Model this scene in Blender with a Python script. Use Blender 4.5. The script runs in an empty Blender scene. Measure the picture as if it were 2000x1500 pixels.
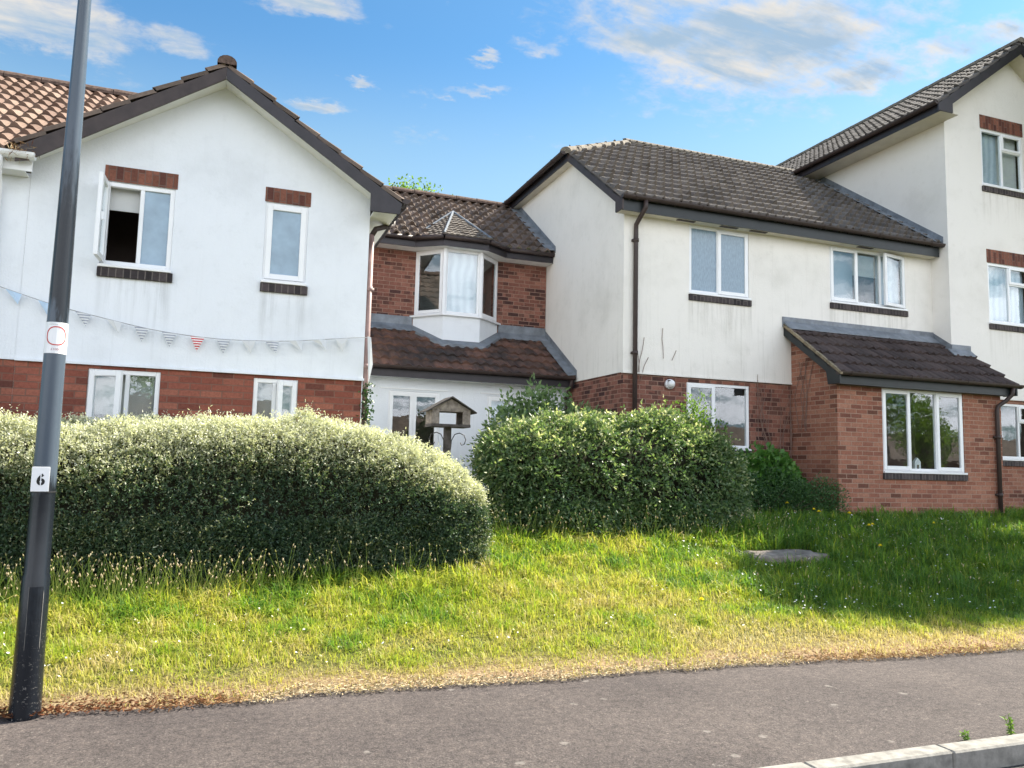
import bpy, bmesh, math, random
import numpy as np
from mathutils import Vector, Matrix
random.seed(7); rng = np.random.default_rng(7)
S = bpy.context.scene
COL = S.collection
# ------------------------------------------------------------------ camera
cd = bpy.data.cameras.new('camera'); cam = bpy.data.objects.new('camera', cd); COL.objects.link(cam)
cd.sensor_width = 36; cd.lens = 36 * 1542.84 / 2000; cd.clip_end = 5000; cd.clip_start = .05
CR = Vector((0.9373788, -0.3474892, 0.0239215)); CU = Vector((-0.0580924, -0.0882531, 0.9944026)); CF = Vector((0.3434330, 0.9335216, 0.1029131))
cam.matrix_world = Matrix(((CR.x, CU.x, -CF.x, 0), (CR.y, CU.y, -CF.y, 0), (CR.z, CU.z, -CF.z, 1.5), (0, 0, 0, 1)))
S.camera = cam
# ------------------------------------------------------------------ exposure, sun, sky
EXPO = 1.55
S.view_settings.view_transform = 'Standard'; S.view_settings.look = 'None'
S.view_settings.exposure = EXPO; S.view_settings.gamma = 1
try: S.view_settings.use_curve_mapping = False
except Exception: pass
SUN = Vector((.88, .21, 1)).normalized()
EL = math.asin(SUN.z); AZ = math.atan2(SUN.x, SUN.y)
sl = bpy.data.lights.new('sun', 'SUN'); sl.energy = 5.0; sl.angle = math.radians(.55); sl.color = (1, .92, .78)
so = bpy.data.objects.new('sun', sl); COL.objects.link(so); so.rotation_euler = SUN.to_track_quat('Z', 'Y').to_euler()
W = bpy.data.worlds.new('World'); S.world = W; W.use_nodes = True
class NT:
    """tiny helper to wire shader nodes"""
    def __init__(s, t): s.t = t; s.n = t.nodes; s.l = t.links
    def node(s, ty, **kw):
        n = s.n.new(ty)
        for k, v in kw.items(): setattr(n, k, v)
        return n
    def put(s, sock, v):
        if isinstance(v, bpy.types.NodeSocket): s.l.new(v, sock)
        elif v is not None:
            try: sock.default_value = v
            except Exception: sock.default_value = (*v, 1)
    def math(s, op, a, b=None, c=None, clamp=False):
        n = s.node('ShaderNodeMath', operation=op, use_clamp=clamp); s.put(n.inputs[0], a)
        if b is not None: s.put(n.inputs[1], b)
        if c is not None: s.put(n.inputs[2], c)
        return n.outputs[0]
    def vec(s, op, a, b=None):
        n = s.node('ShaderNodeVectorMath', operation=op); s.put(n.inputs[0], a)
        if b is not None: s.put(n.inputs[1], b)
        return n.outputs[0]
    def mix(s, f, a, b, mode='MIX'):
        n = s.node('ShaderNodeMix', data_type='RGBA', blend_type=mode); s.put(n.inputs[0], f); s.put(n.inputs[6], a); s.put(n.inputs[7], b)
        return n.outputs[2]
    def noise(s, v, scale, detail=4, rough=.55, dist=0):
        n = s.node('ShaderNodeTexNoise'); s.put(n.inputs['Vector'], v); n.inputs['Scale'].default_value = scale
        n.inputs['Detail'].default_value = detail; n.inputs['Roughness'].default_value = rough; n.inputs['Distortion'].default_value = dist
        return n.outputs[0]
    def smooth(s, v, a, b, lo=0., hi=1.):
        n = s.node('ShaderNodeMapRange', interpolation_type='SMOOTHSTEP'); s.put(n.inputs[0], v)
        for i, q in enumerate((a, b, lo, hi)): n.inputs[i + 1].default_value = q
        return n.outputs[0]
    def ramp(s, v, stops, interp='LINEAR'):
        n = s.node('ShaderNodeValToRGB'); s.put(n.inputs[0], v); r = n.color_ramp; r.interpolation = interp
        while len(r.elements) > 1: r.elements.remove(r.elements[-1])
        r.elements[0].position = stops[0][0]; r.elements[0].color = (*stops[0][1], 1)
        for p, c in stops[1:]:
            e = r.elements.new(p); e.color = (*c, 1)
        return n.outputs[0]
def build_world():
    T = NT(W.node_tree); T.n.clear()
    out = T.node('ShaderNodeOutputWorld'); bg = T.node('ShaderNodeBackground'); T.l.new(bg.outputs[0], out.inputs[0])
    sky = T.node('ShaderNodeTexSky', sky_type='NISHITA'); sky.sun_disc = False; sky.sun_elevation = EL; sky.sun_rotation = AZ
    sky.air_density = 1.0; sky.dust_density = .6; sky.ozone_density = 2.0
    d = T.node('ShaderNodeTexCoord').outputs['Generated']
    sp = T.node('ShaderNodeSeparateXYZ'); T.put(sp.inputs[0], d); X, Y, Z = sp.outputs
    az = T.math('ARCTAN2', X, Y); el = T.math('ARCSINE', Z)
    zz = T.math('ADD', T.math('MAXIMUM', Z, 0.0), .18)
    cx = T.math('DIVIDE', X, zz); cy = T.math('DIVIDE', Y, zz)
    cb = T.node('ShaderNodeCombineXYZ'); T.put(cb.inputs[0], cx); T.put(cb.inputs[1], T.math('MULTIPLY', cy, 1.35)); P = cb.outputs[0]
    fb = T.noise(P, 2.9, 8, .6, .25)
    fine = T.noise(P, 7.0, 6, .62, .2)
    # cloud banks placed by compass bearing and elevation
    banks = [(0.68, 0.505, 0.185, 0.062, 1.1), (0.5635, 0.512, 0.13, 0.022, 1.0), (0.77, 0.448, 0.10, 0.02, .85), (0.87, 0.46, 0.12, 0.02, .8), (0.82, 0.495, 0.08, 0.016, .7), (0.92, 0.46, 0.05, 0.016, .7),
             (0.385, 0.506, 0.04, 0.017, .78), (0.305, 0.495, 0.016, 0.0065, .8), (-0.068, 0.464, 0.06, 0.018, .85), (-0.215, 0.455, 0.11, 0.036, .9), (0.08, 0.53, 0.078, 0.015, .85), (0.1427, 0.454, 0.023, 0.0065, .75),
             (0.286, 0.456, 0.05, 0.0065, .6), (0.088, 0.422, 0.04, 0.009, .8), (0.33, 0.40, 0.2, 0.012, .38), (0.67, 0.57, 0.26, 0.05, 1), (0.80, 0.52, 0.06, 0.012, .7)]
    az = T.math('ADD', az, T.math('MULTIPLY', T.math('SUBTRACT', T.noise(P, 8, 5, .65), .5), .085)); el0 = el
    el = T.math('ADD', el, T.math('MULTIPLY', T.math('SUBTRACT', T.noise(P, 11.5, 5, .65), .5), .045))
    acc = None
    for a0, e0, sa, se, w in banks:
        u = T.math('DIVIDE', T.math('SUBTRACT', az, a0), sa * 1.05); v = T.math('DIVIDE', T.math('SUBTRACT', el, e0), se * 1.1)
        q = T.math('ADD', T.math('MULTIPLY', u, u), T.math('MULTIPLY', v, v))
        g = T.math('MULTIPLY', T.math('EXPONENT', T.math('MULTIPLY', q, -1.0)), w)
        acc = g if acc is None else T.math('MAXIMUM', acc, g)
    dens = T.math('ADD', acc, T.math('ADD', T.math('MULTIPLY', T.math('SUBTRACT', fb, .5), 1.3), T.math('ADD', T.math('MULTIPLY', T.math('SUBTRACT', fine, .5), .9), T.math('MULTIPLY', T.math('SUBTRACT', T.noise(P, 20, 6, .62, .3), .5), .8))))
    el = el0
    m1 = T.smooth(dens, .24, 1.0)
    # bright unseen cloud added behind the camera, as fill light for the fronts
    back = T.smooth(Y, .15, -.35)
    m2 = T.math('MULTIPLY', T.math('MULTIPLY', T.smooth(fb, .37, .56), back), T.smooth(el, .85, .4))
    # thin veil towards the horizon
    veil = T.math('MULTIPLY', T.smooth(el, .50, .16), T.smooth(T.noise(P, 1.3, 5, .6), .3, .7, .50, .95))
    K = 1 / 2 ** EXPO
    blue = T.mix(1.0, sky.outputs[0], (SKYT[0], SKYT[1], SKYT[2], 1), 'MULTIPLY')
    blue = T.mix(T.smooth(el, .52, .30), blue, T.mix(1.0, blue, (1.95, 1.30, 1.03, 1), 'MULTIPLY'))
    blue = T.mix(veil, blue, (.42 * K, .69 * K, .87 * K, 1))
    smp = T.node('ShaderNodeMapping'); smp.inputs['Rotation'].default_value = (0, 0, -.55); smp.inputs['Scale'].default_value = (2.2, 9, 1); T.put(smp.inputs[0], P)
    streak = T.math('MULTIPLY', T.math('SUBTRACT', T.noise(smp.outputs[0], 1.4, 5, .6, .4), .5), 1.5)
    core = T.smooth(T.math('ADD', T.math('ADD', T.math('MULTIPLY', acc, .8), streak), T.math('ADD', T.math('MULTIPLY', T.math('SUBTRACT', fine, .5), 1.0), T.math('MULTIPLY', T.math('SUBTRACT', fb, .5), 1.2))), .26, .98)
    cc = T.mix(core, (.93 * K, .86 * K, .76 * K, 1), (.40 * K, .56 * K, .74 * K, 1))
    col = T.mix(m1, blue, cc)
    col = T.mix(m2, col, (1.16, 1.18, 1.24, 1))
    T.put(bg.inputs[0], col); bg.inputs[1].default_value = 1.0
SKYS = .055; SKYT = (.66 * SKYS, 1.10 * SKYS, 1.24 * SKYS)
build_world()
# ------------------------------------------------------------------ materials
MATS = {}
def newmat(name):
    m = bpy.data.materials.new(name); m.use_nodes = True; T = NT(m.node_tree); MATS[name] = m
    return m, T, T.n['Principled BSDF']
def pos(T): return T.node('ShaderNodeNewGeometry').outputs['Position']
def bump(T, b, h, strength, dist=.01):
    n = T.node('ShaderNodeBump'); T.put(n.inputs['Height'], h); n.inputs['Strength'].default_value = strength; n.inputs['Distance'].default_value = dist
    T.l.new(n.outputs[0], b.inputs['Normal'])
def plain(name, c, rough=.6, spec=.4, var=.12, scale=6, bmp=.0, bscale=60, metal=0):
    m, T, b = newmat(name); p = pos(T)
    n = T.noise(p, scale, 5, .6)
    c2 = tuple(max(0, q * (1 - 2 * var)) for q in c); c3 = tuple(q * (1 + 2 * var) for q in c)
    T.put(b.inputs['Base Color'], T.ramp(n, [(.25, c2), (.5, c), (.75, c3)]))
    b.inputs['Roughness'].default_value = rough; b.inputs['Specular IOR Level'].default_value = spec; b.inputs['Metallic'].default_value = metal
    if bmp: bump(T, b, T.noise(p, bscale, 4), bmp, .005)
    return m
def render_mat(name, c, stain, streaks=.5, z0=3.0, sills=()):
    m, T, b = newmat(name); p = pos(T)
    n = T.noise(p, .9, 6, .62); n2 = T.noise(p, 5, 6, .7)
    mp = T.node('ShaderNodeMapping'); mp.inputs['Scale'].default_value = (9, 9, .45); T.put(mp.inputs[0], p)
    st = T.noise(mp.outputs[0], 1.6, 6, .72)
    sp = T.node('ShaderNodeSeparateXYZ'); T.put(sp.inputs[0], p)
    low = T.smooth(sp.outputs[2], z0 + 1.4, z0, .3, 1)
    s = T.math('MULTIPLY', T.math('MULTIPLY', T.smooth(st, .52, .78), low), streaks)
    s = T.math('ADD', s, T.math('MULTIPLY', T.smooth(n, .45, .78), .32)); s = T.math('ADD', s, T.math('MULTIPLY', T.smooth(n2, .52, .8), .2), clamp=True)
    for x0, x1, zs in sills:
        ix = T.math('MULTIPLY', T.smooth(sp.outputs[0], x0 - .03, x0 + .03), T.smooth(sp.outputs[0], x1 + .03, x1 - .03))
        iz = T.math('MULTIPLY', T.smooth(sp.outputs[2], zs - .75, zs - .05), T.math('LESS_THAN', sp.outputs[2], zs))
        ed = T.math('ADD', T.smooth(sp.outputs[0], x0 + .10, x0), T.smooth(sp.outputs[0], x1 - .10, x1))
        m_ = T.math('MULTIPLY', T.math('MULTIPLY', ix, iz), T.math('ADD', T.math('MULTIPLY', T.smooth(st, .42, .68), .42), T.math('MULTIPLY', ed, .3)))
        s = T.math('ADD', s, m_, clamp=True)
    T.put(b.inputs['Base Color'], T.mix(s, c + (1,), stain + (1,)))
    b.inputs['Roughness'].default_value = .9; b.inputs['Specular IOR Level'].default_value = .2
    h = T.math('ADD', T.noise(p, 45, 4, .7), T.math('MULTIPLY', T.noise(p, 4, 3), 1.2))
    bump(T, b, h, .35, .012)
    return m
def brick_mat(name, stops, mortar, bw=.225, rh=.075, rot=0, ms=.0065, off=.5, heads=False):
    m, T, b = newmat(name); p = pos(T)
    uv = T.node('ShaderNodeUVMap').outputs[0]
    mp = T.node('ShaderNodeMapping'); T.put(mp.inputs[0], uv); mp.inputs['Rotation'].default_value = (0, 0, rot)
    # slightly uneven laying
    wob = T.node('ShaderNodeTexNoise'); T.put(wob.inputs['Vector'], uv); wob.inputs['Scale'].default_value = 7
    w = T.vec('MULTIPLY', T.vec('SUBTRACT', wob.outputs[1], (.5, .5, .5)), (.012, .008, 0))
    v = T.vec('ADD', mp.outputs[0], w)
    br = T.node('ShaderNodeTexBrick', offset=off); T.put(br.inputs['Vector'], v)
    br.inputs['Color1'].default_value = (0, 0, 0, 1); br.inputs['Color2'].default_value = (1, 1, 1, 1); br.inputs['Mortar'].default_value = (.5, .5, .5, 1)
    br.inputs['Scale'].default_value = 1; br.inputs['Mortar Size'].default_value = ms; br.inputs['Mortar Smooth'].default_value = .2
    br.inputs['Brick Width'].default_value = bw; br.inputs['Row Height'].default_value = rh
    c = T.ramp(br.outputs[0], stops)
    if heads:
        b2 = T.node('ShaderNodeTexBrick', offset=.5); T.put(b2.inputs['Vector'], v); b2.inputs['Scale'].default_value = 1; b2.inputs['Mortar Size'].default_value = 0
        b2.inputs['Color1'].default_value = (0, 0, 0, 1); b2.inputs['Color2'].default_value = (1, 1, 1, 1); b2.inputs['Brick Width'].default_value = bw / 2; b2.inputs['Row Height'].default_value = rh
        ar = T.smooth(T.noise(p, .8, 3), .35, .6, .86, .62)
        c = T.mix(T.math('MULTIPLY', T.math('GREATER_THAN', b2.outputs[0], ar), .6), c, (.06, .032, .028, 1))
        T.put(br.inputs['Vector'], v)
    g = T.noise(p, 34, 5, .7); g2 = T.noise(p, 1.2, 4)
    c = T.mix(.55, c, T.ramp(g, [(.3, (.45, .45, .45)), (.55, (1, 1, 1)), (.75, (1.3, 1.3, 1.3))]), 'MULTIPLY')
    c = T.mix(.5, c, T.ramp(g2, [(.3, (.7, .7, .72)), (.7, (1.15, 1.12, 1.1))]), 'MULTIPLY')
    mc = T.mix(T.noise(p, 9, 4), tuple(q * .6 for q in mortar) + (1,), tuple(q * 1.25 for q in mortar) + (1,))
    T.put(b.inputs['Base Color'], T.mix(br.outputs[1], c, mc))
    b.inputs['Roughness'].default_value = .88; b.inputs['Specular IOR Level'].default_value = .25
    h = T.math('SUBTRACT', T.math('MULTIPLY', g, .35), br.outputs[1]); bump(T, b, h, .7, .008)
    return m
def tile_mat(name, stops, moss, mossamt, roll, gauge, lichen=.3):
    m, T, b = newmat(name); p = pos(T)
    uv = T.node('ShaderNodeUVMap').outputs[0]
    sc = T.vec('FLOOR', T.vec('DIVIDE', T.vec('ADD', uv, (.0, .001, 0)), (roll, gauge, 1)))
    wn = T.node('ShaderNodeTexWhiteNoise', noise_dimensions='2D'); T.put(wn.inputs[0], sc)
    c = T.ramp(wn.outputs[0], stops)
    n = T.noise(p, 2.2, 6, .65); n2 = T.noise(p, 24, 5, .7); n3 = T.noise(p, 7, 6, .7)
    c = T.mix(.4, c, T.ramp(n2, [(.3, (.6, .6, .6)), (.55, (1, 1, 1)), (.75, (1.25, 1.23, 1.2))]), 'MULTIPLY')
    c = T.mix(T.math('MULTIPLY', T.smooth(n, .42, .66), mossamt), c, moss + (1,))
    c = T.mix(T.math('MULTIPLY', T.smooth(n3, .62, .74), lichen * .8), c, (.42, .39, .31, 1))
    T.put(b.inputs['Base Color'], c); b.inputs['Roughness'].default_value = .85; b.inputs['Specular IOR Level'].default_value = .3
    bump(T, b, n2, .35, .006)
    return m
def leaf_mat(name, stops, trans=.35, rough=.45, spec=.4, tcol=1.6):
    m, T, b = newmat(name)
    a = T.node('ShaderNodeAttribute', attribute_name='tint').outputs['Fac']
    c = T.ramp(a, stops)
    T.put(b.inputs['Base Color'], c); b.inputs['Roughness'].default_value = rough; b.inputs['Specular IOR Level'].default_value = spec
    tr = T.node('ShaderNodeBsdfTranslucent'); T.put(tr.inputs[0], T.mix(1.0, c, (tcol, tcol * 1.05, tcol * .6, 1), 'MULTIPLY'))
    mx = T.node('ShaderNodeMixShader'); mx.inputs[0].default_value = trans
    T.l.new(b.outputs[0], mx.inputs[1]); T.l.new(tr.outputs[0], mx.inputs[2]); T.l.new(mx.outputs[0], T.n['Material Output'].inputs[0])
    return m
WHITE = render_mat('white_render', (.765, .795, .83), (.47, .49, .50), .25, 2.5, [(-1.33, -.6, 3.43), (.35, .85, 3.43)])
CREAM = render_mat('cream_render', (.80, .77, .715), (.42, .40, .34), .5, 3.05, [(7.2, 8.45, 4.32), (10.15, 11.97, 4.45)])
CREAM2 = render_mat('tall_cream_render', (.785, .755, .71), (.50, .47, .41), .2, 3.0, [(13.53, 14.7, 7.0), (13.58, 14.75, 4.3)])
BRK = brick_mat('red_brick', [(0, (.12, .045, .034)), (.2, (.21, .066, .045)), (.6, (.265, .088, .06)), (1, (.32, .12, .08))], (.20, .105, .078))
BRKM = brick_mat('mottled_brick', [(0, (.06, .03, .028)), (.1, (.11, .05, .04)), (.2, (.19, .078, .057)), (.75, (.26, .112, .08)), (1, (.30, .14, .10))], (.30, .185, .14), heads=True)
BRKE = brick_mat('pinkish_brick', [(0, (.13, .056, .038)), (.12, (.20, .08, .055)), (.25, (.27, .112, .074)), (.7, (.315, .138, .09)), (1, (.36, .175, .118))], (.35, .235, .175))
LINT = brick_mat('soldier_brick', [(0, (.09, .035, .03)), (.4, (.19, .075, .05)), (1, (.27, .11, .075))], (.16, .10, .08), .215, .072, math.pi / 2, .006)
SILLB = brick_mat('dark_sill_brick', [(0, (.035, .03, .032)), (1, (.085, .07, .07))], (.15, .13, .12), .4, .072, math.pi / 2, .006)
UPVC = plain('white_upvc', (.80, .81, .82), .35, .5, .02, 3)
BROWN = plain('brown_plastic', (.045, .031, .028), .5, .35, .12, 5)
FADED = plain('faded_brown_plastic', (.24, .16, .15), .5, .4, .15, 5)
BARGE = plain('dark_barge_paint', (.021, .017, .021), .45, .45, .2, 7)
BARGEB = plain('brown_and_sunlit_barge', (.045, .032, .03), .55, .4, .2, 7)
DKGREEN = plain('black_green_paint', (.011, .0155, .017), .45, .45, .15, 7)
SOFF = plain('cream_soffit', (.62, .58, .49), .6, .3, .06, 4)
SOFFW = plain('white_soffit', (.74, .74, .72), .6, .3, .05, 4)
LEAD = plain('lead_flashing', (.17, .19, .215), .55, .5, .22, 5, .4, 14)
T_OR = tile_mat('orange_pantile', [(0, (.135, .085, .066)), (.5, (.185, .123, .096)), (1, (.25, .177, .138))], (.13, .085, .06), .5, .15, .27, .5)
T_BR = tile_mat('weathered_brown_tile', [(0, (.10, .075, .06)), (.5, (.145, .108, .088)), (1, (.20, .15, .12))], (.06, .05, .04), .45, .16, .3, .55)
T_GR = tile_mat('grey_brown_tile', [(0, (.115, .098, .086)), (.5, (.15, .129, .113)), (1, (.19, .165, .143))], (.075, .067, .055), .35, .17, .345, .3)
T_DK = tile_mat('dark_brown_tile', [(0, (.05, .037, .035)), (.5, (.068, .05, .047)), (1, (.09, .066, .06))], (.045, .04, .035), .3, .155, .33, .06)
T_RD = tile_mat('red_mottled_tile', [(0, (.07, .045, .038)), (.4, (.115, .068, .053)), (1, (.195, .102, .074))], (.045, .038, .036), .9, .18, .3, .3)
T_D = tile_mat('slate_grey_tile', [(0, (.09, .08, .077)), (.5, (.125, .112, .105)), (1, (.19, .17, .158))], (.06, .056, .05), .3, .15, .33, .35)
RIDGE = plain('mossy_ridge_tile', (.19, .168, .138), .9, .2, .3, 22, .5, 40)
RIDGEB = plain('brown_ridge_tile', (.11, .075, .06), .9, .2, .3, 22, .5, 40)
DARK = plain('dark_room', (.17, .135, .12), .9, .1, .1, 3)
ROOM = plain('dim_room_wall', (.36, .37, .35), .9, .1, .1, 2)
BLIND = plain('grey_blue_blind', (.30, .37, .43), .8, .2, .04, 2)
BLINDW = plain('pale_blind', (.62, .63, .62), .8, .2, .04, 2)
TIMB = plain('weathered_timber', (.19, .165, .145), .85, .2, .3, 18, .5, 50)
TIMBD = plain('dark_timber', (.062, .055, .052), .85, .2, .3, 18, .5, 50)
IRON = plain('black_iron', (.02, .02, .022), .5, .5, .1, 8)
def curtain_mat():
    m, T, b = newmat('net_curtain'); p = pos(T)
    w = T.node('ShaderNodeTexWave', wave_type='BANDS', bands_direction='X'); T.put(w.inputs[0], p)
    w.inputs['Scale'].default_value = 2.1; w.inputs['Distortion'].default_value = 6; w.inputs['Detail'].default_value = 3; w.inputs['Detail Scale'].default_value = .6
    T.put(b.inputs['Base Color'], T.ramp(w.outputs[1], [(0, (.43, .51, .58)), (1, (.58, .66, .72))])); b.inputs['Roughness'].default_value = .9
    return m
CURT = curtain_mat()
def frosted(name, c, scale):
    m, T, b = newmat(name); p = pos(T)
    mp = T.node('ShaderNodeMapping'); mp.inputs['Scale'].default_value = scale; T.put(mp.inputs[0], p)
    n = T.noise(mp.outputs[0], 1, 4, .6)
    T.put(b.inputs['Base Color'], T.ramp(n, [(.3, tuple(q * .8 for q in c)), (.7, tuple(q * 1.2 for q in c))]))
    b.inputs['Roughness'].default_value = .18; b.inputs['Specular IOR Level'].default_value = .55
    bump(T, b, n, .25, .004)
    return m
FROST = frosted('obscure_glass', (.20, .285, .36), (60, 60, 14))
FROSTP = frosted('satin_glass', (.25, .355, .45), (3, 3, 3))
def glass_mat():
    m, T, b = newmat('window_glass'); T.n.remove(b)
    tr = T.node('ShaderNodeBsdfTransparent'); tr.inputs[0].default_value = (.93, .955, .955, 1)
    gl = T.node('ShaderNodeBsdfGlossy'); gl.inputs[0].default_value = (.95, .97, 1, 1); gl.inputs['Roughness'].default_value = .015
    p = pos(T); bn = T.node('ShaderNodeBump'); T.put(bn.inputs['Height'], T.noise(p, 2.5, 3)); bn.inputs['Strength'].default_value = .2; bn.inputs['Distance'].default_value = .006
    T.l.new(bn.outputs[0], gl.inputs['Normal'])
    lw = T.node('ShaderNodeLayerWeight'); lw.inputs[0].default_value = .5
    f = T.math('ADD', T.math('MULTIPLY', T.math('POWER', lw.outputs['Facing'], 4.0), .8), .085, clamp=True)
    mx = T.node('ShaderNodeMixShader'); T.put(mx.inputs[0], f); T.l.new(tr.outputs[0], mx.inputs[1]); T.l.new(gl.outputs[0], mx.inputs[2])
    T.l.new(mx.outputs[0], T.n['Material Output'].inputs[0])
    return m
GLASS = glass_mat()
def asphalt_mat(name, base, light, spots=.5):
    m, T, b = newmat(name); p = pos(T)
    n = T.noise(p, 75, 4, .85); n2 = T.noise(p, 1.1, 6, .65); n3 = T.noise(p, 20, 6, .8)
    c = T.ramp(n, [(.32, tuple(q * .45 for q in base)), (.5, base), (.66, light), (.8, tuple(q * 1.7 for q in light))])
    c = T.mix(.8, c, T.ramp(n3, [(.34, (.45, .45, .46)), (.5, (1, 1, 1)), (.66, (1.6, 1.55, 1.48))]), 'MULTIPLY')
    c = T.mix(.8, c, T.ramp(n2, [(.3, (.68, .66, .67)), (.7, (1.28, 1.24, 1.18))]), 'MULTIPLY')
    vo = T.node('ShaderNodeTexVoronoi', feature='F1'); T.put(vo.inputs['Vector'], p); vo.inputs['Scale'].default_value = 4.3
    r = T.math('ADD', vo.outputs[0], T.math('MULTIPLY', T.math('SUBTRACT', T.noise(p, 26, 4, .7), .5), .34))
    sp = T.node('ShaderNodeSeparateColor'); T.put(sp.inputs[0], vo.outputs[1])
    on = T.smooth(sp.outputs[0], .42, .46)
    c = T.mix(T.math('MULTIPLY', T.smooth(T.noise(p, 48, 3, .6), .64, .70), spots * 1.3), c, (.27, .245, .22, 1)); c = T.mix(T.math('MULTIPLY', T.smooth(T.noise(p, 2.6, 6, .7), .52, .7), spots), c, T.mix(1.0, c, (.62, .6, .6, 1), 'MULTIPLY'))
    c = T.mix(T.math('MULTIPLY', T.math('MULTIPLY', T.smooth(r, .13, .07), on), spots), c, (.30, .275, .25, 1))
    T.put(b.inputs['Base Color'], c); b.inputs['Roughness'].default_value = .9; b.inputs['Specular IOR Level'].default_value = .25
    bump(T, b, T.math('ADD', n, n3), .8, .006)
    return m
PAVE = asphalt_mat('pavement_asphalt', (.072, .062, .0605), (.138, .121, .117), .4)
ROAD = asphalt_mat('road_asphalt', (.055, .053, .053), (.09, .088, .088), .1)
KERB = plain('kerb_concrete', (.24, .23, .21), .9, .2, .2, 14, .6, 60)
SLAB = plain('old_concrete', (.21, .182, .16), .95, .2, .3, 9, .8, 25)
def soil_mat():
    m, T, b = newmat('lawn_soil'); p = pos(T)
    sp = T.node('ShaderNodeSeparateXYZ'); T.put(sp.inputs[0], p)
    n = T.noise(p, 3, 6, .65); f = T.noise(p, 40, 5, .7)
    e = T.smooth(T.math('ADD', sp.outputs[1], T.math('MULTIPLY', n, .6)), 5.55, 6.3)
    c = T.mix(e, T.ramp(f, [(.3, (.13, .07, .04)), (.5, (.30, .20, .12)), (.7, (.45, .36, .22))]), T.ramp(f, [(.3, (.03, .04, .012)), (.6, (.12, .13, .035)), (.8, (.2, .19, .07))]))
    T.put(b.inputs['Base Color'], c); b.inputs['Roughness'].default_value = .95; b.inputs['Specular IOR Level'].default_value = .1
    bump(T, b, f, .9, .02)
    return m
SOIL = soil_mat()
GRASS = leaf_mat('grass_blade', [(0, (.095, .20, .04)), (.25, (.19, .30, .035)), (.5, (.37, .41, .05)), (.75, (.44, .39, .12)), (1, (.50, .41, .225))], .45, .5, .3, 1.25)
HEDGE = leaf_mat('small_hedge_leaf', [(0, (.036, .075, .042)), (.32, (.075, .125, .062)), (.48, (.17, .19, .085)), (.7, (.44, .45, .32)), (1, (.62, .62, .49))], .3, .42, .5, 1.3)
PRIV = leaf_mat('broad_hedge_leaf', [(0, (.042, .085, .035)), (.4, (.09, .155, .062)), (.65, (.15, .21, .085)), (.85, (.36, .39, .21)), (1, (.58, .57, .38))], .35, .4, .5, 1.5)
LILAC = leaf_mat('soft_green_leaf', [(0, (.08, .15, .06)), (1, (.20, .28, .12))], .35, .5, .4, 1.4)
YBUSH = leaf_mat('lime_leaf', [(0, (.05, .12, .02)), (1, (.18, .28, .04))], .4, .5, .4, 1.5)
SHRUB = leaf_mat('dark_shrub_leaf', [(0, (.025, .07, .025)), (1, (.085, .17, .05))], .25, .5, .4, 1.4)
VINE = leaf_mat('vine_leaf', [(0, (.045, .135, .025)), (1, (.13, .27, .055))], .35, .5, .4, 1.4)
TREEL = leaf_mat('tree_leaf', [(0, (.07, .15, .02)), (1, (.22, .33, .05))], .45, .5, .3, 1.4)
IVY = leaf_mat('ivy_leaf', [(0, (.015, .05, .015)), (1, (.06, .13, .03))], .2, .4, .5, 1.3)
SEED = leaf_mat('seed_head', [(0, (.13, .22, .04)), (.4, (.30, .34, .10)), (.6, (.45, .38, .22)), (1, (.62, .52, .40))], .35, .7, .1, 1.2)
PETW = plain('daisy_petal', (.85, .84, .80), .7, .2, .03)
PETY = plain('dandelion_petal', (.92, .76, .03), .7, .2, .06)
STEMG = plain('green_stem', (.12, .2, .05), .7, .2, .1)
BARK = plain('bark', (.10, .075, .055), .9, .2, .25, 20, .6, 40)
TWIG = plain('bare_twig', (.20, .13, .105), .9, .2, .2, 20)
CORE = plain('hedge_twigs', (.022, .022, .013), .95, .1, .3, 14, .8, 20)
DEBRIS = leaf_mat('leaf_litter', [(0, (.12, .045, .02)), (.5, (.30, .17, .08)), (1, (.5, .42, .28))], .1, .8, .1, 1)
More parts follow.
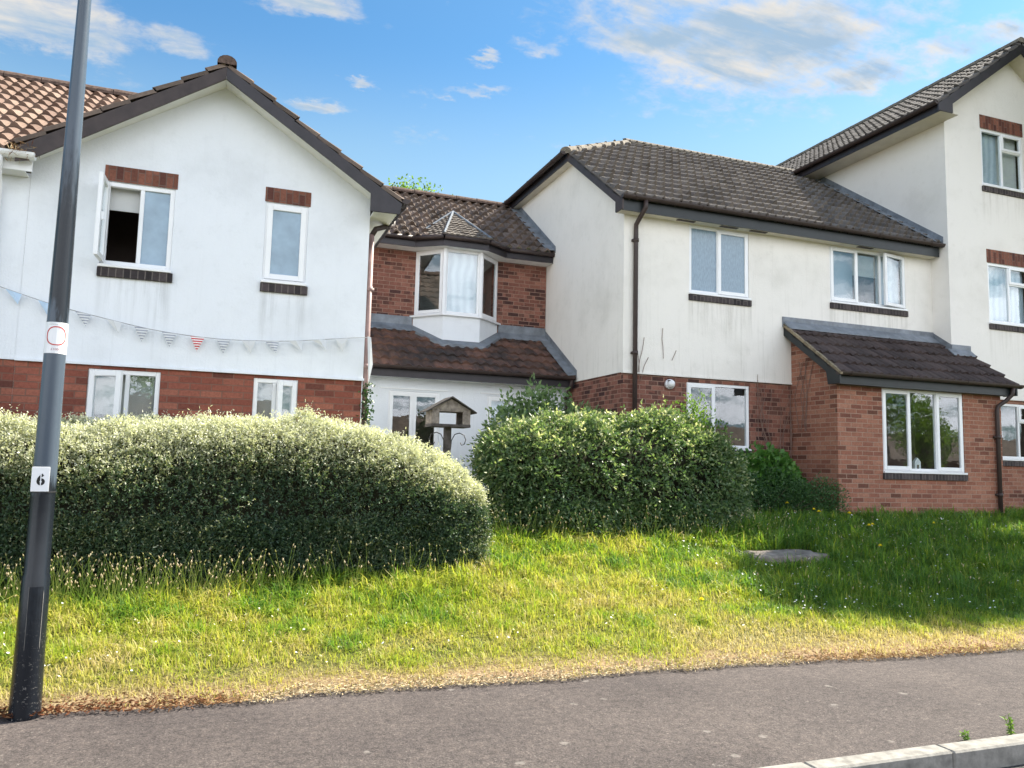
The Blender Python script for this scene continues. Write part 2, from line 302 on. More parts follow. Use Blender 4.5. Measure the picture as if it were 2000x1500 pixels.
# ------------------------------------------------------------------ object helpers
def thing(name, loc, label, cat, group=None):
    o = bpy.data.objects.new(name, None); COL.objects.link(o); o.location = loc; o.empty_display_size = .2
    o['label'] = label; o['category'] = cat
    if group: o['group'] = group
    return o
def tag(o, label=None, cat=None, group=None, kind=None):
    for k, v in (('label', label), ('category', cat), ('group', group), ('kind', kind)):
        if v: o[k] = v
    return o
def origin(p):
    q = Vector((0, 0, 0))
    while p is not None: q += p.location; p = p.parent
    return q
def link(name, me, m, parent=None):
    for q in (m if isinstance(m, (list, tuple)) else [m]): me.materials.append(q)
    o = bpy.data.objects.new(name, me); COL.objects.link(o)
    if parent is not None:
        w = origin(parent); o.parent = parent
        me.transform(Matrix.Translation(-w))
    return o
class MB:
    def __init__(s, M=None): s.v = []; s.f = []; s.M = M; s.uv = {}; s.mi = []
    def add(s, pts, faces, mi=0):
        n = len(s.v)
        for p in pts:
            p = Vector(p); s.v.append(s.M @ p if s.M else p)
        s.f += [tuple(n + i for i in f) for f in faces]; s.mi += [mi] * len(faces); return s
    def box(s, x0, x1, y0, y1, z0, z1, mi=0):
        return s.add([(x, y, z) for z in (z0, z1) for y in (y0, y1) for x in (x0, x1)], [(0, 2, 3, 1), (4, 5, 7, 6), (0, 1, 5, 4), (2, 6, 7, 3), (0, 4, 6, 2), (1, 3, 7, 5)], mi)
    def poly(s, pts, mi=0): return s.add(pts, [tuple(range(len(pts)))], mi)
    def prism(s, pts, d, mi=0):
        n = len(pts); d = Vector(d); q = [Vector(p) for p in pts]
        return s.add(q + [p + d for p in q], [tuple(range(n))[::-1], tuple(range(n, 2 * n))] + [(i, (i + 1) % n, n + (i + 1) % n, n + i) for i in range(n)], mi)
    def tube(s, pts, r, n=8, mi=0):
        pts = [Vector(p) for p in pts]; k = len(pts); rr = r if isinstance(r, (list, tuple)) else [r] * k; vs = []; ref = None
        for i, p in enumerate(pts):
            d = (pts[min(i + 1, k - 1)] - pts[max(i - 1, 0)]).normalized()
            if ref is None: ref = d.orthogonal().normalized()
            a = (ref - d * ref.dot(d)).normalized(); ref = a; b = d.cross(a)
            vs += [p + (a * math.cos(2 * math.pi * j / n) + b * math.sin(2 * math.pi * j / n)) * rr[i] for j in range(n)]
        fs = [(i * n + j, i * n + (j + 1) % n, (i + 1) * n + (j + 1) % n, (i + 1) * n + j) for i in range(k - 1) for j in range(n)]
        return s.add(vs, fs + [tuple(range(n))[::-1], tuple(range((k - 1) * n, k * n))], mi)
    def build(s, name, m, parent=None, smooth=False, bevel=0):
        me = bpy.data.meshes.new(name); me.from_pydata([tuple(p) for p in s.v], [], s.f)
        bm = bmesh.new(); bm.from_mesh(me)
        for f, q in zip(bm.faces, s.mi): f.material_index = q
        bmesh.ops.recalc_face_normals(bm, faces=bm.faces)
        if bevel: bmesh.ops.bevel(bm, geom=list(bm.edges), offset=bevel, segments=1, affect='EDGES', clamp_overlap=True)
        ul = bm.loops.layers.uv.new('UVMap')
        for f in bm.faces:
            a = f.normal; ax = max(range(3), key=lambda i: abs(a[i])); f.smooth = smooth
            for l in f.loops:
                c = l.vert.co; l[ul].uv = (c.y, c.z) if ax == 0 else ((c.x, c.z) if ax == 1 else (c.x, c.y))
        bm.to_mesh(me); bm.free()
        return link(name, me, m, parent)
def np_mesh(name, co, faces_flat, starts, m, parent=None, tint=None, smooth=False):
    me = bpy.data.meshes.new(name); me.vertices.add(len(co)); me.vertices.foreach_set('co', np.ascontiguousarray(co, dtype=np.float32).ravel())
    me.loops.add(len(faces_flat)); me.loops.foreach_set('vertex_index', np.ascontiguousarray(faces_flat, dtype=np.int32))
    me.polygons.add(len(starts)); me.polygons.foreach_set('loop_start', np.ascontiguousarray(starts, dtype=np.int32))
    if tint is not None:
        a = me.color_attributes.new('tint', 'FLOAT_COLOR', 'POINT'); q = np.ones((len(co), 4), dtype=np.float32); q[:, :3] = np.clip(tint, 0, 1)[:, None]
        a.data.foreach_set('color', q.ravel())
    me.update(calc_edges=True); me.validate()
    if smooth: me.polygons.foreach_set('use_smooth', np.ones(len(starts), dtype=bool))
    return link(name, me, m, parent)
def unit(a): return a / np.maximum(np.linalg.norm(a, axis=-1, keepdims=True), 1e-9)
def leaves(name, p, d, ln, wd, tint, m, parent=None, fold=.25, side=None):
    """one pointed, slightly folded leaf per row: base p, direction d"""
    n = len(p); d = unit(d); r = unit(np.cross(d, rng.normal(size=(n, 3)))) if side is None else unit(side); u = np.cross(r, d)
    ln = np.broadcast_to(ln, n)[:, None]; wd = np.broadcast_to(wd, n)[:, None]
    b = p; mid = p + d * ln * .45
    co = np.stack([b, mid + r * wd * .5 + u * wd * fold, p + d * ln, mid - r * wd * .5 + u * wd * fold], 1).reshape(-1, 3)
    i = np.arange(n)[:, None] * 4
    f = (i + np.array([0, 1, 2, 0, 2, 3])).ravel()
    return np_mesh(name, co, f, np.arange(0, 6 * n, 3), m, parent, np.repeat(np.broadcast_to(tint, n), 4))
def vnoise(x, y, sc, seed):
    g = np.random.default_rng(seed).random((64, 64)); X = x * sc + 1000; Y = y * sc + 1000
    i = np.floor(X).astype(int); j = np.floor(Y).astype(int); fx = X - i; fy = Y - j; fx = fx * fx * (3 - 2 * fx); fy = fy * fy * (3 - 2 * fy)
    q = lambda a, b: g[a % 64, b % 64]
    return (q(i, j) * (1 - fx) + q(i + 1, j) * fx) * (1 - fy) + (q(i, j + 1) * (1 - fx) + q(i + 1, j + 1) * fx) * fy
def edge_y(x): return 5.36 - .03 * x + .10 * (vnoise(x, x * 0, .9, 5) - .5) + .05 * (vnoise(x, x * 0, 5, 6) - .5)
def gz(x, y):
    x = np.asarray(x, float); y = np.asarray(y, float)
    t = np.clip((y - 5.3) / 4.9, 0, 1)
    return .012 + .78 * (t - .06 * np.sin(t * 2 * np.pi)) * np.clip(.86 + .02 * x, .8, 1) + .05 * (vnoise(x, y, .8, 3) - .5) * np.clip((y - 5.4) * 2, 0, 1)
# ------------------------------------------------------------------ ground
def sheet(name, x0, x1, y0, y1, z, m):
    return tag(MB().poly([(x0, y0, z), (x1, y0, z), (x1, y1, z), (x0, y1, z)]).build(name, m), kind='structure')
FIELD = plain('far_ground', (.09, .11, .04), .95, .1, .25, .3)
sheet('ground', -1500, 1500, -1500, 1500, -.16, FIELD)
sheet('road', -80, 80, -3.4, 3.40, -.105, ROAD)
# pavement with a slightly uneven surface
def grid(name, xs, ys, zf, m):
    X, Y = np.meshgrid(xs, ys); co = np.stack([X, Y, zf(X, Y)], -1).reshape(-1, 3); w = len(xs); h = len(ys)
    i = (np.arange(h - 1)[:, None] * w + np.arange(w - 1)).ravel()
    f = np.stack([i, i + 1, i + 1 + w, i + w], 1).ravel()
    return tag(np_mesh(name, co, f, np.arange(0, len(f), 4), m, smooth=True), kind='structure')
grid('pavement', np.arange(-40, 40.1, .25), np.linspace(3.47, 6.0, 14), lambda X, Y: .006 * (vnoise(X, Y, 1.2, 9) - .5) - np.clip(Y - 5.6, 0, 1) * .05, PAVE)
sheet('far_pavement', -80, 80, -5.4, -3.53, 0.0, PAVE)
kb = MB()
for i in range(-40, 40):
    x = .18 + i * .915; q = .004 * random.random()
    kb.box(x + .002, x + .913, 3.345 + q, 3.470, -.15, .012 + q)
o = kb.build('kerb', KERB, bevel=.010); tag(o, kind='structure')
kb = MB()
for i in range(-30, 30): kb.box(i * .915 + .004, i * .915 + .911, -3.53, -3.41, -.15, .01)
tag(kb.build('far_kerb', KERB, bevel=.01), kind='structure')
def lawn():
    xs = np.concatenate([np.arange(-40, -5, 1.5), np.arange(-5, 13, .1), np.arange(13, 40, 1.5)]); ts = np.concatenate([np.linspace(0, 5.5, 56), np.array([6, 7, 9, 12, 15])])
    X, Tt = np.meshgrid(xs, ts); Y = edge_y(X) + Tt
    Z = gz(X, Y) + .012 + .02 * (vnoise(X, Y, 6, 8) - .5); Z[0] = -.03
    co = np.stack([X, Y, Z], -1).reshape(-1, 3); w = len(xs); h = len(ts); i = (np.arange(h - 1)[:, None] * w + np.arange(w - 1)).ravel()
    f = np.stack([i, i + 1, i + 1 + w, i + w], 1).ravel()
    tag(np_mesh('lawn_ground', co, f, np.arange(0, len(f), 4), SOIL, smooth=True), kind='structure')
lawn()
# ------------------------------------------------------------------ roofs and walls
def tile_roof(name, parent, O, U, V, L, M, roll, gauge, m, clips=(), amp=.03, lip=.03, verge=(), seg=6, flat=.5):
    O = np.array(O, float); U = unit(np.array(U, float)); V = unit(np.array(V, float)); N = np.cross(U, V)
    nu = max(2, int(round(L / roll * seg)) + 1); us = np.linspace(0, L, nu)
    ph = (us / roll) % 1; prof = amp * (np.where(ph < .68, np.sin(np.pi * ph / .68), -.35 * np.sin(np.pi * (ph - .68) / .32)))
    nc = int(math.ceil(M / gauge - 1e-6)); ti = np.floor(us / roll + 1e-6).astype(int)
    rows = []; uvs = []
    for c in range(nc):
        jit = rng.normal(0, .0035, ti.max() + 2)[ti]; jv = rng.normal(0, .006, ti.max() + 2)[ti]
        v0 = c * gauge; v1 = min((c + 1) * gauge, M)
        for v, h, e in ((v0, 1, .002), (v1, 0, -.002)):
            vv = v + (jv if h else 0)
            rows.append(O + us[:, None] * U + np.broadcast_to(vv, us.shape)[:, None] * V + ((prof + lip + jit) if h else (prof * flat + jit))[:, None] * N); uvs.append(np.stack([us, np.full(nu, v + e)], 1))
    co = np.concatenate(rows); uv = np.concatenate(uvs); w = nu; h = len(rows)
    i = (np.arange(h - 1)[:, None] * w + np.arange(w - 1)).ravel(); F = np.stack([i, i + 1, i + 1 + w, i + w], 1).tolist()
    co = co.tolist(); uv = uv.tolist()
    for side in verge:                                        # close the edge of the tiles at a verge
        k = 0 if side == 'l' else nu - 1; base = len(co)
        for r in range(h): co.append((np.array(co[r * w + k]) - N * .045).tolist()); uv.append(uv[r * w + k])
        for r in range(h - 1): F.append([r * w + k, (r + 1) * w + k, base + r + 1, base + r])
    base = len(co)                                            # eave edge
    for k in range(nu): co.append((np.array(co[k]) - N * .035).tolist()); uv.append(uv[k])
    for k in range(nu - 1): F.append([k, k + 1, base + k + 1, base + k])
    me = bpy.data.meshes.new(name); me.from_pydata(co, [], F); bm = bmesh.new(); bm.from_mesh(me)
    ul = bm.loops.layers.uv.new('UVMap')
    for f in bm.faces:
        for l in f.loops: l[ul].uv = uv[l.vert.index]
        f.smooth = False
    for pc, pn in clips: bmesh.ops.bisect_plane(bm, geom=bm.verts[:] + bm.edges[:] + bm.faces[:], plane_co=pc, plane_no=pn, clear_outer=True)
    bm.to_mesh(me); bm.free()
    return link(name, me, m, parent)
def ridge(name, parent, p0, p1, m, r=.115, step=.44, drop=.05):
    p0 = Vector(p0); p1 = Vector(p1); d = (p1 - p0); L = d.length; d.normalize(); s = d.cross(Vector((0, 0, 1))).normalized(); u = s.cross(d); b = MB(); n = max(1, int(L / step)); q = L / n
    for i in range(n):
        a = p0 + d * (i * q + .004) + Vector((0, 0, random.uniform(-.006, .006))); e = p0 + d * ((i + 1) * q - .004); vs = []
        for c, rr in ((a, r), (e, r * .95)):
            for k in range(9): th = math.pi * (k / 8) * 1.1 - .05 * math.pi; vs.append(c + s * math.cos(th) * rr + u * (math.sin(th) * rr * .85) - u * drop)
        b.add(vs, [(k, k + 1, 10 + k, 9 + k) for k in range(8)] + [tuple(range(9))[::-1], tuple(range(9, 18))])
    return b.build(name, m, parent, smooth=False)
def slab(name, parent, pts, th, m):
    q = [Vector(p) for p in pts]; n = (q[1] - q[0]).cross(q[2] - q[0]).normalized()
    return MB().prism(q, n * th).build(name, m, parent)
def front_wall(x0, x1, z0, z1, y, holes=(), thick=.11, gable=None):
    """wall in a plane y = const facing the street with real openings and reveals"""
    b = MB(); xs = sorted({x0, x1} | {h[i] for h in holes for i in (0, 1)}); zs = sorted({z0, z1} | {min(max(h[i], z0), z1) for h in holes for i in (2, 3)})
    xs = [x for x in xs if x0 <= x <= x1]
    for i in range(len(xs) - 1):
        for j in range(len(zs) - 1):
            cx = (xs[i] + xs[i + 1]) / 2; cz = (zs[j] + zs[j + 1]) / 2
            if any(h[0] < cx < h[1] and h[2] < cz < h[3] for h in holes): continue
            b.poly([(xs[i], y, zs[j]), (xs[i + 1], y, zs[j]), (xs[i + 1], y, zs[j + 1]), (xs[i], y, zs[j + 1])])
    for h in holes:
        a, c, d, e = h; d = max(d, z0); e = min(e, z1)
        if d >= e: continue
        t = y + thick
        b.poly([(a, y, d), (a, t, d), (a, t, e), (a, y, e)]); b.poly([(c, y, d), (c, y, e), (c, t, e), (c, t, d)])
        if h[2] >= z0: b.poly([(a, y, d), (c, y, d), (c, t, d), (a, t, d)])
        if h[3] <= z1: b.poly([(a, y, e), (a, t, e), (c, t, e), (c, y, e)])
    if gable: b.poly([(p[0], y, p[1]) for p in gable])
    return b
FT = lambda y: Matrix(((1, 0, 0, 0), (0, -1, 0, y), (0, 0, 1, 0), (0, 0, 0, 1)))    # local (along, outward, up) -> world
def bars(b, a, c, z0, z1, w, d0, d1, wb=None):
    wb = wb or w
    b.box(a, a + w, d0, d1, z0, z1); b.box(c - w, c, d0, d1, z0, z1); b.box(a + w, c - w, d0, d1, z0, z0 + wb); b.box(a + w, c - w, d0, d1, z1 - w, z1)
def window(parent, M, u0, u1, w0, w1, lights, sill=True, lintel=0, sillb=True, rec=0, fw=.05, name='window', room=True):
    """white framed window; lights = list of (right edge fraction, kind, backing)"""
    b = MB(M); d1 = -.012 - rec; d0 = d1 - .06
    bars(b, u0, u1, w0, w1, fw, d0, d1)
    edges = [u0] + [u0 + (u1 - u0) * l[0] for l in lights]
    for e in edges[1:-1]: b.box(e - .022, e + .022, d0 + .002, d1 - .002, w0 + fw, w1 - fw)
    fr = b.build(name, UPVC, parent, bevel=.004)
    for i, l in enumerate(lights):
        kind, back = l[1], l[2]; a = edges[i] + (fw if i == 0 else .022); c = edges[i + 1] - (fw if i == len(lights) - 1 else .022); z0, z1 = w0 + fw, w1 - fw
        gm = GLASS if back not in ('frost', 'satin') else (FROST if back == 'frost' else FROSTP)
        if kind == 'case':
            s = MB(M); bars(s, a - .028, c + .028, z0 - .028, z1 + .028, .062, d1 - .02, d1 + .014); s.build('casement', UPVC, fr, bevel=.004)
            MB(M).box(c - .012, c + .006, d1 - .045, d1 - .02, (z0 + z1) / 2 - .07, (z0 + z1) / 2 + .03).build('handle', UPVC, fr)
            MB(M).box(a + .032, c - .032, d1 - .012, d1 - .006, z0 + .032, z1 - .032).build('pane', gm, fr)
        elif kind == 'fan':
            zt = z0 + (z1 - z0) * .70
            MB(M).box(a, c, d0 + .002, d1 - .002, zt - .025, zt + .025).build('transom', UPVC, fr, bevel=.004)
            s = MB(M); bars(s, a - .02, c + .02, zt, z1 + .02, .05, d1 - .02, d1 + .014); s.build('casement', UPVC, fr, bevel=.004)
            MB(M).box(a + .03, c - .03, d1 - .012, d1 - .006, zt + .05, z1 - .03).build('pane', gm, fr)
            MB(M).box(a, c, d0 + .03, d0 + .036, z0, zt - .025).build('pane', gm, fr)
        elif kind in ('openl', 'openr', 'ajarl', 'ajarr'):
            ang = math.radians(l[3]); hx = a - .028 if kind[-1] == 'l' else c + .028; wid = c - a + .056
            sg = 1 if kind[-1] == 'l' else -1
            R = M @ Matrix.Translation((hx, d1 + .005, 0)) @ Matrix.Rotation(ang * sg, 4, 'Z') @ Matrix.Diagonal((sg, 1, 1, 1))
            s = MB(R); bars(s, 0, wid, z0 - .028, z1 + .028, .06, -.022, .022)
            s.box(wid - .05, wid - .03, -.05, -.02, (z0 + z1) / 2 - .06, (z0 + z1) / 2 + .03)
            s.build('casement', UPVC, fr, bevel=.004)
            MB(R).box(.06, wid - .06, -.003, .003, z0 + .032, z1 - .032).build('pane', gm, fr)
        else:
            MB(M).box(a, c, d0 + .03, d0 + .036, z0, z1).build('pane', gm, fr)
        ya, yb = d0 - .06, d0 - .075
        if back in ('blind', 'curtain', 'pale'):
            MB(M).box(a - .02, c + .02, yb, ya, z0 - .02, z1 + .02).build('curtain' if back == 'curtain' else 'blind', {'blind': BLIND, 'curtain': CURT, 'pale': BLINDW}[back], fr)
        elif back == 'half':
            zm = z0 + (z1 - z0) * .56; MB(M).box(a - .02, c + .02, yb, ya, zm, z1 + .02).build('blind', ROOM, fr)
        elif back == 'third':
            zm = z0 + (z1 - z0) * .72; MB(M).box(a - .02, c + .02, yb, ya, zm, z1 + .02).build('blind', BLINDW, fr)
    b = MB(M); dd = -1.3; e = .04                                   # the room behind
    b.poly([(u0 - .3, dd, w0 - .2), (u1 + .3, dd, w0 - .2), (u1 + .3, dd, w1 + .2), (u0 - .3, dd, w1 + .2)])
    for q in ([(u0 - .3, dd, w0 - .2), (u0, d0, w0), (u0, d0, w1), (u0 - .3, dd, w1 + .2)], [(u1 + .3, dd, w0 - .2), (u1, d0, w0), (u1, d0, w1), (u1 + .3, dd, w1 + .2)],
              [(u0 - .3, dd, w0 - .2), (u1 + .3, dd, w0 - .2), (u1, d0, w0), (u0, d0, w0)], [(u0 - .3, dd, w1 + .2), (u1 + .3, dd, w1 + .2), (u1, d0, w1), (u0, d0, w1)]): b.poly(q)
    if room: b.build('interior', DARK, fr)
    if sill: MB(M).box(u0 - .012, u1 + .012, d0 - .02, .045, w0 - .032, w0).build('window_board', UPVC, fr, bevel=.004)
    if sillb: MB(M).box(u0 - .015, u1 + .03, -.02, .032, w0 - .135, w0 - .034).build('sill', SILLB, fr, bevel=.003)
    if lintel: MB(M).box(u0 - .012, u1 + .02, -.02, .006, w1 + .004, w1 + lintel).build('lintel', LINT, fr)
    return fr
def gutter(parent, pts, m, r=.058, name='gutter'):
    """half-round gutter along a horizontal line, with joint brackets"""
    p0, p1 = Vector(pts[0]), Vector(pts[1]); d = (p1 - p0); L = d.length; d.normalize(); s = d.cross(Vector((0, 0, 1))).normalized(); z = Vector((0, 0, 1)); b = MB()
    def ring(c, rr): return [c + s * math.cos(t) * rr + z * math.sin(t) * rr for t in [math.pi + math.pi * k / 8 for k in range(9)]]
    A = ring(p0, r); Bq = ring(p1, r); Ai = ring(p0, r - .006); Bi = ring(p1, r - .006)
    b.add(A + Bq, [(k, k + 1, 10 + k, 9 + k) for k in range(8)] + [tuple(range(9)), tuple(range(9, 18))]); b.add(Ai + Bi, [(k, k + 1, 10 + k, 9 + k) for k in range(8)])
    for t in np.arange(.25, L, 1.25):
        c = p0 + d * t; q = ring(c - d * .025, r + .008); w = ring(c + d * .025, r + .008)
        b.add(q + w, [(k, k + 1, 10 + k, 9 + k) for k in range(8)] + [tuple(range(9)), tuple(range(9, 18))])
    return b.build(name, m, parent, smooth=False)
def pipe(parent, pts, m, r=.036, clips=()):
    b = MB(); b.tube(pts, r, 10)
    for z in clips:
        x, y = pts[-1][0], pts[-1][1]; b.tube([(x, y, z - .03), (x, y, z + .03)], r + .008, 10); b.box(x - .06, x + .06, y + .01, y + .05, z - .018, z + .018)
    o = b.build('downpipe', m, parent, smooth=True); return o
def side_wall(x, pts, m, name, parent, thick=.1, sgn=1):
    return MB().prism([(x, p[0], p[1]) for p in pts], (thick * sgn, 0, 0)).build(name, m, parent)
# ------------------------------------------------------------------ the white gable house
YA = 9.39; XA1 = 1.563
AX, AZt, AS = -.16, 5.92, .636
A = thing('gable_house', (-.2, YA, 0), 'white rendered house with dark-edged front gable above red brick, crossed by bunting', 'house')
az = lambda x, off=0: AZt - AS * abs(x - AX) + off
ha = [(-1.324, -.619, 3.56, 4.49), (.353, .838, 3.56, 4.49)]; hb = [(-1.349, -.641, 1.35, 2.427), (.33, .821, 1.35, 2.427)]
w = front_wall(-2.03, XA1, 2.48, 4.55, YA, ha, gable=[(-2.03, 4.55), (XA1, 4.55), (XA1, az(XA1, -.09)), (AX, AZt - .09), (-2.03, az(-2.03, -.09))])
w.box(-2.03, XA1 + .012, YA - .018, YA + .02, 2.462, 2.49)
w.build('rendered_wall', WHITE, A)
front_wall(-2.03, XA1 - .01, -.1, 2.48, YA + .022, hb).build('brick_wall', BRK, A)
side_wall(XA1 - .1, [(YA + .03, -.1), (14.3, -.1), (14.3, 4.6), (YA + .03, 4.6)], WHITE, 'side_wall', A, .098)
MB().box(-2.0, XA1 - .12, 14.1, 14.2, -.1, 4.7).build('rear_wall', WHITE, A)
sq = math.sqrt(1 + AS * AS); Vl = (1 / sq, 0, AS / sq); Vr = (-1 / sq, 0, AS / sq); YF = 9.07
tile_roof('roof_slope', A, (-2.13, 12.2, az(-2.13)), (0, -1, 0), Vl, 12.2 - YF, (AX + 2.13) * sq, .16, .30, T_BR, verge='r', lip=.02)
tile_roof('roof_slope', A, (1.89, YF, az(1.89)), (0, 1, 0), Vr, 14.3 - YF, (1.89 - AX) * sq, .16, .30, T_BR, verge='l', lip=.02)
ridge('ridge_tiles', A, (AX, YF - .03, AZt + .045), (AX, 14.3, AZt + .045), RIDGEB, .105)
MB().prism([(AX, YF, AZt - .045), (-2.12, YF, az(-2.12) - .05), (-2.12, YF, az(-2.12) - .20), (-2.0, YF, az(-2.0) - .25), (AX, YF, AZt - .185)], (0, .03, 0)).build('bargeboard', BARGEB, A)  # same paint as the right board, sun's reflection put in as lighter brown
MB().prism([(AX + .002, YF, AZt - .045), (1.885, YF, az(1.885) - .045), (1.86, YF, 4.45), (1.51, YF, 4.445), (1.51, YF, az(1.51) - .195), (AX + .002, YF, AZt - .185)], (0, .03, 0)).build('bargeboard', BARGE, A)
b = MB()
b.prism([(AX, YF + .03, AZt - .15), (-2.1, YF + .03, az(-2.1) - .15), (-2.1, YF + .03, az(-2.1) - .135), (AX, YF + .03, AZt - .135)], (0, YA - YF - .03, 0))
b.prism([(AX, YF + .03, AZt - .15), (1.8, YF + .03, az(1.8) - .15), (1.8, YF + .03, az(1.8) - .135), (AX, YF + .03, AZt - .135)], (0, YA - YF - .03, 0))
b.box(XA1, 1.84, YF + .032, 12.9, 4.46, 4.475); b.build('soffit', SOFFW, A)
MB().box(1.842, 1.865, YF + .032, 12.9, 4.45, 4.61).build('fascia', BARGE, A)
gutter(A, ((1.93, YF, 4.64), (1.93, 12.9, 4.64)), BROWN)
MB().tube([(1.92, 9.75, 4.60), (1.92, 9.75, 4.50), (1.80, 9.62, 4.44), (1.66, 9.50, 4.36), (1.612, 9.50, 4.27)], .033, 10).build('downpipe', BROWN, A, smooth=True)
pipe(A, [(1.612, 9.50, 4.28), (1.612, 9.50, 1.0)], FADED, .034, (3.6, 2.65))
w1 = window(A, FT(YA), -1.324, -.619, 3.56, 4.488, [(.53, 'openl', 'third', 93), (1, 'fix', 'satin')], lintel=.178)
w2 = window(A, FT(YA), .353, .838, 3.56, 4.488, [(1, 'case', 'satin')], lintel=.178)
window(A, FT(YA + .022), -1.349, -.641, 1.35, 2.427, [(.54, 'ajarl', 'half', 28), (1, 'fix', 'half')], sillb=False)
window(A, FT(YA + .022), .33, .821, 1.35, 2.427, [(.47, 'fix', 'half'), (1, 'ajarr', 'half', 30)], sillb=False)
# ------------------------------------------------------------------ the neighbour with the orange roof
N = thing('terraced_house', (-4.2, YA, 0), 'white house with orange pantile roof and white gutter behind the lamp post', 'house')
front_wall(-7.0, -2.032, 2.47, 4.46, YA + .004).build('rendered_wall', WHITE, N)
front_wall(-7.0, -2.032, -.1, 2.47, YA + .026).build('brick_wall', BRK, N)
MB().box(-7.0, .2, 14.9, 15, -.1, 4.6).build('rear_wall', WHITE, N)
NS = .67; ns = math.sqrt(1 + NS * NS); nrm = Vector((.636, -.67, 0)).normalized()
tile_roof('roof_slope', N, (-7.0, 9.07, 4.60), (1, 0, 0), (0, 1 / ns, NS / ns), 7.1, 2.97 * ns, .15, .27, T_OR, clips=[((-2.12, 9.16, 0), nrm)], amp=.045, lip=.026, flat=.35)
slab('rear_roof', N, [(-7, 12.06, 6.56), (.1, 12.06, 6.56), (.1, 15.1, 4.55), (-7, 15.1, 4.55)], -.05, T_OR)
side_wall(.0, [(12.06, 4.5), (12.06, 6.5), (15, 4.55), (9.6, 4.75)], WHITE, 'gable_wall', N, .08)
ridge('ridge_tiles', N, (-7.0, 12.05, 6.62), (.1, 12.05, 6.62), RIDGEB, .12)
MB().box(-7, -1.98, 9.17, 9.19, 4.41, 4.56).build('fascia', UPVC, N)
MB().box(-7, -2.05, 9.19, YA, 4.41, 4.424).build('soffit', SOFFW, N)
gutter(N, ((-7, 9.08, 4.565), (-1.94, 9.08, 4.565)), UPVC, .062)
MB().tube([(-2.26, 9.08, 4.53), (-2.26, 9.08, 4.45), (-2.29, 9.22, 4.36), (-2.30, 9.335, 4.25), (-2.30, 9.335, .2)], .036, 10).build('downpipe', UPVC, N, smooth=True)
d = np.random.default_rng(4); n = 90
leaves('gutter_debris', np.stack([d.normal(-2.08, .07, n), d.normal(9.04, .03, n), d.normal(4.58, .04, n)], 1), d.normal(size=(n, 3)) + np.array([0, -.3, -.4]), d.uniform(.04, .12, n), .008, d.random(n), DEBRIS, N)
# ------------------------------------------------------------------ the brick link with its oriel bay
YB = 14.40; YW = 13.24; XC0 = 5.982
B = thing('link_house', (3.8, YW, .6), 'recessed brick house with a white oriel bay window', 'house')
front_wall(XA1 + .005, XC0 - .005, 4.0, 5.50, YB, [(3.40, 4.86, 4.2, 5.5)]).build('brick_wall', BRKM, B)
b1h = [(2.647, 3.549, 1.3, 2.723), (4.408, 5.31, 1.3, 2.723)]
front_wall(XA1 + .005, XC0 - .005, .3, 3.0, YW, b1h).build('rendered_wall', WHITE, B)
LS = .615; ls = math.sqrt(1 + LS * LS)
tile_roof('lean_to_roof', B, (1.58, 12.93, 3.09), (1, 0, 0), (0, 1 / ls, LS / ls), XC0 - 1.585, 1.46 * ls, .18, .30, T_RD, amp=.034, lip=.036)
MB().box(1.58, XC0 - .01, 12.965, 12.99, 2.93, 3.085).build('fascia', BARGE, B)
MB().box(1.58, XC0 - .01, 12.99, YW, 2.935, 2.947).build('soffit', SOFFW, B)
gutter(B, ((1.58, 12.90, 3.115), (XC0 - .03, 12.90, 3.115)), BROWN)
pipe(B, [(5.90, 12.92, 3.07), (5.90, 12.95, 2.95), (5.90, 13.16, 2.80), (5.90, 13.17, .5)], BROWN, .034)
lz = lambda y, o=0: 3.09 + LS * (y - 12.93) + o
b = MB()
for x0, x1 in ((XA1 + .01, 3.26), (4.98, XC0 - .01)):
  b = MB(); b.box(x0, x1, YB - .022, YB - .002, lz(YB) - .02, 4.235); b.prism([(x0, YB - .02, lz(YB, .09)), (x0, YB - .16, lz(YB - .16, .062)), (x0, YB - .16, lz(YB - .16, .045)), (x0, YB - .02, lz(YB, .06))], (x1 - x0, 0, 0)); b.build('flashing', LEAD, B)
b = MB(); b.prism([(XC0 - .17, 12.9, lz(12.9, .06)), (XC0 - .17, YB, lz(YB, .06)), (XC0 - .004, YB, lz(YB, .085)), (XC0 - .004, 12.9, lz(12.9, .085))], (0, 0, .012))
b.prism([(XC0 - .012, 12.88, lz(12.88, .05)), (XC0 - .012, YB, lz(YB, .05)), (XC0 - .012, YB, lz(YB, .20)), (XC0 - .012, 12.88, lz(12.88, .18))], (.009, 0, 0))
b.build('flashing', LEAD, B)
BS = .70; bs = math.sqrt(1 + BS * BS); bz = lambda y, o=0: 5.66 + BS * (y - 14.0) + o
tile_roof('roof_slope', B, (1.75, 14.0, 5.66), (1, 0, 0), (0, 1 / bs, BS / bs), XC0 - 1.755, 2.3 * bs, .20, .32, T_BR, amp=.075, lip=.024, flat=.25)
slab('rear_roof', B, [(1.75, 16.3, 7.25), (XC0, 16.3, 7.25), (XC0, 18.6, 5.6), (1.75, 18.6, 5.6)], -.05, T_BR)
ridge('ridge_tiles', B, (1.75, 16.3, 7.33), (XC0 - .01, 16.3, 7.33), RIDGEB, .12)
MB().box(1.75, XC0 - .01, 18.2, 18.3, .3, 5.7).build('rear_wall', BRKM, B)
